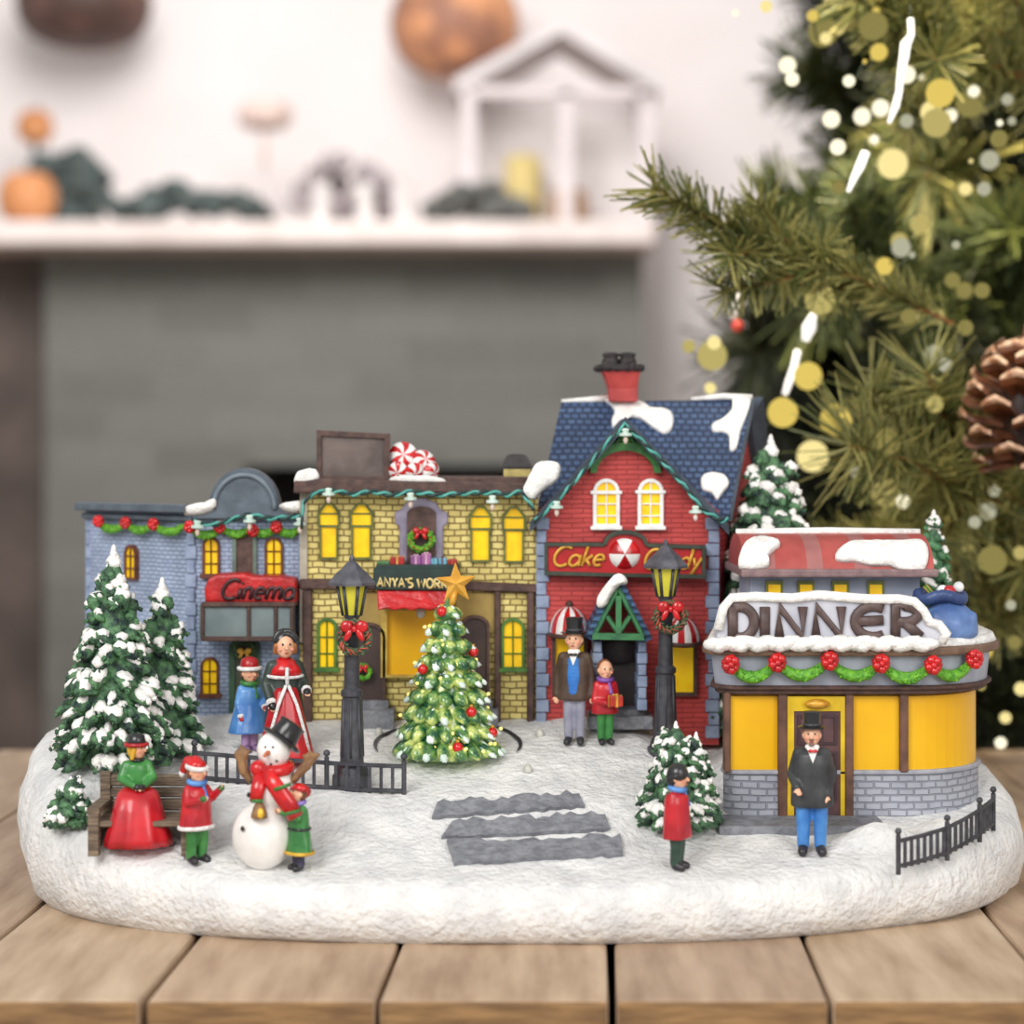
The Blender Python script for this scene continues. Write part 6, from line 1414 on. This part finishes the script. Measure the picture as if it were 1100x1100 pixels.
def build_big_tree():
    Yt = 15.0; base = Vector((X(1500, Yt), Yt, -7.5))
    t = thing('christmas_tree', 'big green decorated Christmas tree beyond the right end of the table', 'tree', base)
    MB().cyl(base, base + Vector((0, 0, 17)), .35, .12, 10).build('trunk', pm('bark', (84, 60, 42), (58, 40, 30), rough=.8, scale=4), t)
    tw = pm('twig', (150, 92, 44), (104, 62, 32), rough=.7, scale=5)
    olive = [needle_mat('needle_olive', (176, 168, 100), (118, 116, 62)), needle_mat('needle_green', (112, 118, 62), (66, 76, 38)), tw]  # needles lightened in colour in place of warm light on the crown
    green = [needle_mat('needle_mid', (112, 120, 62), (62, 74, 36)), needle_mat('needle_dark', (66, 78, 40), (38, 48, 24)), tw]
    dark = [needle_mat('needle_shade', (52, 60, 32), (30, 38, 20)), needle_mat('needle_shade_deep', (28, 34, 18), (16, 22, 12)), tw]  # needles darkened in colour to paint the shade inside the crown
    M = {}
    for k, mats in (('o', olive), ('g', green), ('d', dark)):
        for s in range(2): M[k, s] = branch_mesh('bough', 11 * s + len(k) + ord(k), mats, .17, 1000, 6, .0042)
    M['s', 0] = branch_mesh('bough', 5, olive, .17, 620, 3, .0050); M['f', 0] = branch_mesh('bough', 8, olive, .3, 420, 2, .0040)
    def put(tip, root, kind, roll=0.0, fat=1.0):
        a, b = P(*root), P(*tip); d = b - a; L = d.length
        o = bpy.data.objects.new('bough', M[kind]); COL.objects.link(o); o.parent = t
        q = Vector((1, 0, 0)).rotation_difference(d.normalized()).to_matrix() @ Matrix.Rotation(roll, 3, 'X')
        o.matrix_local = Matrix.Translation(a - base) @ q.to_4x4() @ Matrix.Diagonal((L, L * fat, L * fat, 1))
    # boughs near enough to be almost sharp
    put((692, 208, 7.6), (1020, 345, 8.2), ('s', 0), .4, .62)
    put((800, 240, 7.9), (1000, 345, 8.5), ('s', 0), 1.4, .8)
    put((905, 475, 7.85), (1080, 545, 8.5), ('f', 0), .9, 1.0)
    put((930, 440, 8.1), (1120, 560, 8.8), ('s', 0), 2.0, 1.0)
    put((900, 5, 8.4), (1150, 110, 9.2), ('s', 0), 1.2, 1.1)
    put((930, -40, 8.6), (1130, 60, 9.2), ('f', 0), .2, 1.0)
    put((850, 590, 8.6), (1090, 600, 9.4), ('s', 0), .2, 1.0)
    put((1000, 560, 8.6), (1200, 640, 9.4), ('s', 0), 1.2, 1.1)
    put((860, 250, 9.2), (1020, 330, 9.8), ('g', 1), .2, 1.2)
    put((1060, 560, 8.8), (1190, 430, 9.4), ('s', 0), 2.6, 1.0)
    # the rest of the near side of the crown, softer with distance
    rng = random.Random(4)
    edge = [(-60, 770), (0, 780), (60, 800), (110, 880), (150, 950), (195, 965), (225, 885), (300, 830), (350, 720), (420, 680), (520, 690), (600, 760), (720, 900), (820, 930)]
    n = 0
    while n < 54:
        py = rng.uniform(-60, 830); e = interp(edge, py); px = e + (1140 - e) * rng.random() ** .8
        if 95 < py < 215 and px < 1000: continue
        if 350 < py < 425 and 835 < px < 940: continue
        Y = rng.uniform(10.2, 13.5); ln = rng.uniform(190, 300) ; an = rng.uniform(-.5, .5)
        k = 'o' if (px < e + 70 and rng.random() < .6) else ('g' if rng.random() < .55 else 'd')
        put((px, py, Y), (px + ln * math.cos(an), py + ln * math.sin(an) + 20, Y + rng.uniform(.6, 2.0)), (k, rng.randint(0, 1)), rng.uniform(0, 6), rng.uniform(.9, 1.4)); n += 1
    for i in range(24):                                    # boughs in darkened colours paint the deep shade near the trunk
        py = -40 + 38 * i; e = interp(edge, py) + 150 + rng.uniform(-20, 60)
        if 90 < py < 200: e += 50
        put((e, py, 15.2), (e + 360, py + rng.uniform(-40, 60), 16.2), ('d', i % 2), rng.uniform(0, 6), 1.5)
    # fairy lights on their wire, globes swollen to imitate their blur discs
    cols = {'w': ((255, 246, 214), 1.25), 'c': ((255, 236, 160), 1.0), 'g': ((234, 206, 104), .95), 'm': ((210, 194, 118), .8), 'd': ((180, 168, 98), .6), 'k': ((200, 198, 170), .8)}
    lm = {}
    for k, (c, e) in cols.items():
        m, nt, b = nodes_of('light_globe_' + k); b.inputs['Base Color'].default_value = (0, 0, 0, 1); b.inputs['Specular IOR Level'].default_value = 0; b.inputs['Emission Color'].default_value = (*lin(c), 1); b.inputs['Emission Strength'].default_value = e; b.inputs['Roughness'].default_value = .4
        lm[k] = m
    L = [(851, 85, 9, 'w'), (893, 128, 11, 'w'), (926, 125, 11, 'w'), (900, 158, 10, 'w'), (939, 150, 7, 'w'), (959, 176, 18, 'c'), (944, 56, 11, 'g'), (887, 41, 8, 'c'), (884, 34, 18, 'd'), (938, 28, 17, 'd'), (941, 12, 6, 'g'), (929, 66, 4, 'g'), (974, 80, 11, 'w'), (990, 83, 5, 'w'), (1010, 100, 17, 'g'), (1000, 120, 13, 'c'), (1021, 124, 9, 'w'), (1006, 132, 17, 'm'), (1046, 98, 8, 'w'), (1042, 111, 17, 'd'), (974, 130, 9, 'k'), (1082, 107, 8, 'k'), (1074, 132, 5, 'w'), (1087, 130, 6, 'k'), (1063, 172, 12, 'k'), (1073, 149, 11, 'd'), (1043, 173, 4, 'c'), (1037, 203, 9, 'c'), (1057, 203, 9, 'k'), (988, 241, 12, 'm'), (966, 259, 11, 'm'), (901, 201, 9, 'd'), (946, 116, 11, 'w'), (912, 87, 8, 'w'), (873, 17, 8, 'g'),
         (968, 266, 12, 'k'), (950, 286, 11, 'g'), (942, 301, 10, 'm'), (932, 323, 8, 'g'), (980, 274, 5, 'k'), (1023, 301, 10, 'd'), (1036, 312, 11, 'd'), (1055, 312, 10, 'd'), (978, 321, 10, 'd'), (976, 340, 10, 'd'), (986, 342, 5, 'c'), (1006, 340, 10, 'm'), (1037, 352, 10, 'd'), (1003, 381, 12, 'k'), (1021, 376, 5, 'c'), (1015, 392, 9, 'k'), (898, 451, 19, 'g'), (873, 490, 19, 'c'), (1004, 434, 11, 'm'), (1015, 499, 11, 'g'), (951, 475, 17, 'd'), (841, 443, 18, 'g'), (868, 404, 17, 'g'), (881, 322, 18, 'm'), (1053, 415, 9, 'd'), (1076, 463, 7, 'g'),
         (970, 539, 9, 'w'), (952, 528, 18, 'm'), (1015, 558, 8, 'g'), (918, 506, 8, 'k'), (1061, 549, 11, 'k'), (1047, 561, 8, 'k'), (1068, 527, 8, 'k'), (1039, 588, 7, 'm'), (1066, 602, 17, 'd'), (1096, 594, 9, 'm'), (1039, 541, 11, 'd'), (784, 281, 8, 'w'), (827, 278, 9, 'w'), (765, 382, 18, 'm'), (767, 368, 9, 'c'), (763, 417, 8, 'c'), (823, 7, 8, 'c'), (790, 14, 5, 'w'), (846, 70, 11, 'w'), (1027, 263, 6, 'k'), (1075, 798, 8, 'w'), (1080, 771, 8, 'c'), (1054, 737, 6, 'm'), (1097, 740, 9, 'c'), (740, 372, 9, 'm'), (726, 440, 8, 'm'), (1090, 690, 9, 'd'), (1086, 650, 7, 'k'), (812, 455, 9, 'm'), (1060, 700, 8, 'g')]
    root = thing('fairy_lights', 'warm round fairy lights strung over the big Christmas tree', 'fairy lights', P(960, 300, 11))
    src = {}
    for k in cols:
        mb = MB(); mb.ball((0, 0, 0), 1.0, 20, 14); me = mb.build('light_bulb', lm[k], None, True); src[k] = me.data; bpy.data.objects.remove(me)
    pos = []
    for i, (x, y, r, k) in enumerate(L):
        Y = 7.95 + (i * 37 % 11) * .05; bl = 13 * (Y - 6.35) / Y; rr = max(r - bl * .55, 1.8) * Y / F; q = P(x, y, Y); pos.append(q)
        o = bpy.data.objects.new('light_bulb', src[k]); COL.objects.link(o); o.parent = root; o.location = q - root.location; o.scale = (rr, rr, rr)
    left = list(range(1, len(pos))); inn = [0]; wires = MB()          # short lengths of wire from globe to globe
    while left:
        d, i, j = min(((pos[i] - pos[j]).length, i, j) for i in inn for j in left)
        inn.append(j); left.remove(j)
        if d < .17: wires.tube([pos[i], pos[i].lerp(pos[j], .5) + Vector((0, .08, -.03)), pos[j]], .004, 4)
    wires.build_each('wire', pm('wire_green', (40, 52, 30), rough=.5), root, True)
    # glowing drop ornaments
    glow, nt, b = nodes_of('icicle_glow'); b.inputs['Base Color'].default_value = (.8, .78, .74, 1); b.inputs['Emission Color'].default_value = (1, .96, .9, 1); b.inputs['Emission Strength'].default_value = 1.1
    pale, nt, b = nodes_of('icicle_pale'); b.inputs['Base Color'].default_value = (.72, .66, .62, 1); b.inputs['Emission Color'].default_value = (.9, .82, .78, 1); b.inputs['Emission Strength'].default_value = .35  # faint emission gives the pale icicle a glow of its own
    for pts, rad, Y, m, lb in (([(978, 20), (979, 37), (973, 47), (971, 62), (967, 82), (966, 98), (962, 114), (955, 132)], [3.2, 3.4, 5.5, 5, 3.5, 3.4, 4, 2], 8.0, glow, 'long glowing white icicle light at the top of the big tree'),
                              (([(930, 163), (924, 178), (917, 192), (911, 206)]), [4.5, 5, 3.5, 2], 8.0, glow, 'short glowing icicle light below the long one on the big tree'),
                              (([(876, 318), (874, 336), (869, 352), (865, 366)]), [2, 3.5, 7.5, 4], 8.6, glow, 'flame shaped glowing icicle light in the middle of the big tree'),
                              (([(857, 376), (853, 394), (847, 412), (843, 424)]), [3.6, 3.8, 4, 3], 8.6, glow, 'glowing icicle light hanging just below the flame shaped one'),
                              (([(814, 282), (803, 305), (794, 325), (786, 342)]), [5, 7.5, 7, 4], 8.6, pale, 'pale pinkish faintly glowing icicle at the left edge of the big tree')):
        k = Y / F; q = [P(x, y, Y) for x, y in pts]; o = thing('icicle_light', lb, 'icicle light', q[0])
        MB().tube(q, [r * k for r in rad], 10).build('icicle', m, o, True)
        MB().tube([q[0] + Vector((0, 0, 14 * k)), q[0] + Vector((0, 0, -2 * k))], 1.2 * k, 5).build('hook', pm('wire_green', (40, 52, 30)), o, True)
    q = P(792, 350, 8.6); o = thing('red_bauble', 'tiny red bauble below the pale icicle of the big tree', 'bauble', q); MB().ball(q, 7 * 8.6 / F, 14, 10).build('ball', pm('bauble_red', (236, 96, 84), (220, 70, 62), rough=.3), o, True); MB().cyl(q + Vector((0, 0, .028)), q + Vector((0, 0, .05)), .008).build('cap', GOLDP, o)
    # pine cone
    Y = 7.9; k = Y / F; c = P(1098, 440, Y); o = thing('pine_cone', 'brown pine cone with frosted scale tips hanging at the right edge', 'pine cone', c)
    br = pm('cone_brown', (128, 76, 44), (72, 38, 22), rough=.4, scale=9, coat=.2); fr = pm('cone_tip', (226, 190, 160), (150, 98, 66), rough=.5, scale=24)
    core = MB(); core.ball(c, (24 * k, 24 * k, 62 * k), 12, 10); core.build('core', pm('cone_dark', (56, 30, 18), (36, 20, 12)), o, True)
    rng = random.Random(9); N = 46
    for i in range(N):
        u = (i + .5) / N; a = i * 2.39996; zz = (-62 + 132 * u) * k; R = (56 * math.sin(PI * min(1, .16 + .8 * u)) ** .8) * k; lift = -.25 + 1.15 * u
        out = Vector((math.cos(a), math.sin(a), 0)); up = Vector((0, 0, 1)); d = (out * math.cos(lift) + up * math.sin(lift)).normalized(); sd = up.cross(out).normalized(); nn = d.cross(sd).normalized()
        if nn.z < 0: nn = -nn
        p0 = c + out * 12 * k + up * (zz - R * .3 * math.sin(lift)); s = MB(); rows = []
        for j, (tt, w, bend) in enumerate(((0, 5, 0), (.4, 10, 1), (.75, 17, -1), (.92, 17, 2.5), (1.0, 10, 6))):
            m_ = p0 + d * R * tt + nn * bend * k; rows.append([m_ - sd * w * k + nn * -2 * k, m_ + nn * 2.5 * k, m_ + sd * w * k + nn * -2 * k])
        vs = [v for r in rows for v in r]; vs += [v - nn * 4.5 * k for v in vs]; n = 15
        for j in range(4):
            s.mat(1 if j == 3 else 0)
            for h in range(2): s.add([vs[j * 3 + h], vs[j * 3 + h + 1], vs[j * 3 + h + 4], vs[j * 3 + h + 3]], [(0, 1, 2, 3)])
            for h in range(2): s.add([vs[n + j * 3 + h], vs[n + j * 3 + h + 1], vs[n + j * 3 + h + 4], vs[n + j * 3 + h + 3]], [(3, 2, 1, 0)])
            for h in (0, 2): s.add([vs[j * 3 + h], vs[j * 3 + 3 + h], vs[n + j * 3 + 3 + h], vs[n + j * 3 + h]], [(0, 1, 2, 3)])
        s.mat(1)
        for h in range(2): s.add([vs[12 + h], vs[13 + h], vs[n + 13 + h], vs[n + 12 + h]], [(0, 1, 2, 3)])
        s.build('cone_scale', [br, fr], o, True, 50)
    MB().tube([c + Vector((0, 0, 60 * k)), c + Vector((.05, .05, 110 * k))], 4 * k, 6).build('stalk', tw, o, True)
# ---------------------------------------------------------------- camera, light
def build_camera_and_light():
    cd = bpy.data.cameras.new('camera'); cam = bpy.data.objects.new('camera', cd); COL.objects.link(cam)
    cam.location = (0, 0, H); cam.rotation_euler = (PI / 2, 0, 0)
    cd.sensor_width = 36; cd.lens = 72; cd.shift_y = -(550 - HORIZ) / 1100; cd.clip_start = .5; cd.clip_end = 200
    cd.dof.use_dof = True; cd.dof.focus_distance = 6.4
    cd.dof.aperture_fstop = .072 / (27.0 / (F / 6.4)); cd.dof.aperture_blades = 0
    SC.camera = cam
    w = bpy.data.worlds.new('room_air'); SC.world = w; w.use_nodes = True
    bg = w.node_tree.nodes['Background']; bg.inputs[0].default_value = (1.0, .985, .97, 1); bg.inputs[1].default_value = .58
    def area(name, loc, target, size, power, col=(1, 1, 1), sy=None):
        l = bpy.data.lights.new(name, 'AREA'); l.energy = power; l.size = size; l.color = col
        if sy: l.shape = 'RECTANGLE'; l.size_y = sy
        o = bpy.data.objects.new(name, l); COL.objects.link(o); o.location = loc
        o.rotation_euler = (Vector(target) - Vector(loc)).to_track_quat('-Z', 'Y').to_euler(); return o
    area('softbox_key', (-4.0, -1.5, 6.4), (0, 6.8, .5), 5.0, 780, (1, .985, .96))
    area('softbox_fill', (4.5, -1.0, 4.0), (0, 6.8, .5), 4.5, 300, (1, .97, .93))
    area('wall_wash', (-3, 21, 13.0), (-3, 40, 3), 8.0, 3600, (1, .975, .96))
    tl = area('tree_fill', (1.0, 8.4, 6.5), (2.2, 11.0, 1.2), 2.0, 230, (1, .86, .58)); tl.data.spread = math.radians(80)  # added lamp, itself unseen, that brightens the big tree
    SC.view_settings.view_transform = 'Standard'; SC.view_settings.look = 'None'
    SC.view_settings.exposure = 0.0; SC.view_settings.gamma = 1.0
    SC.cycles.use_denoising = True
    SC.cycles.max_bounces = 6; SC.cycles.sample_clamp_indirect = 6

import sys
build_room(); build_table(); build_base()
for fn in ('build_cinema', 'build_workshop', 'build_cake_house', 'build_diner', 'build_props', 'build_firs', 'build_people', 'build_big_tree'):
    if fn in globals(): globals()[fn]()
build_camera_and_light()
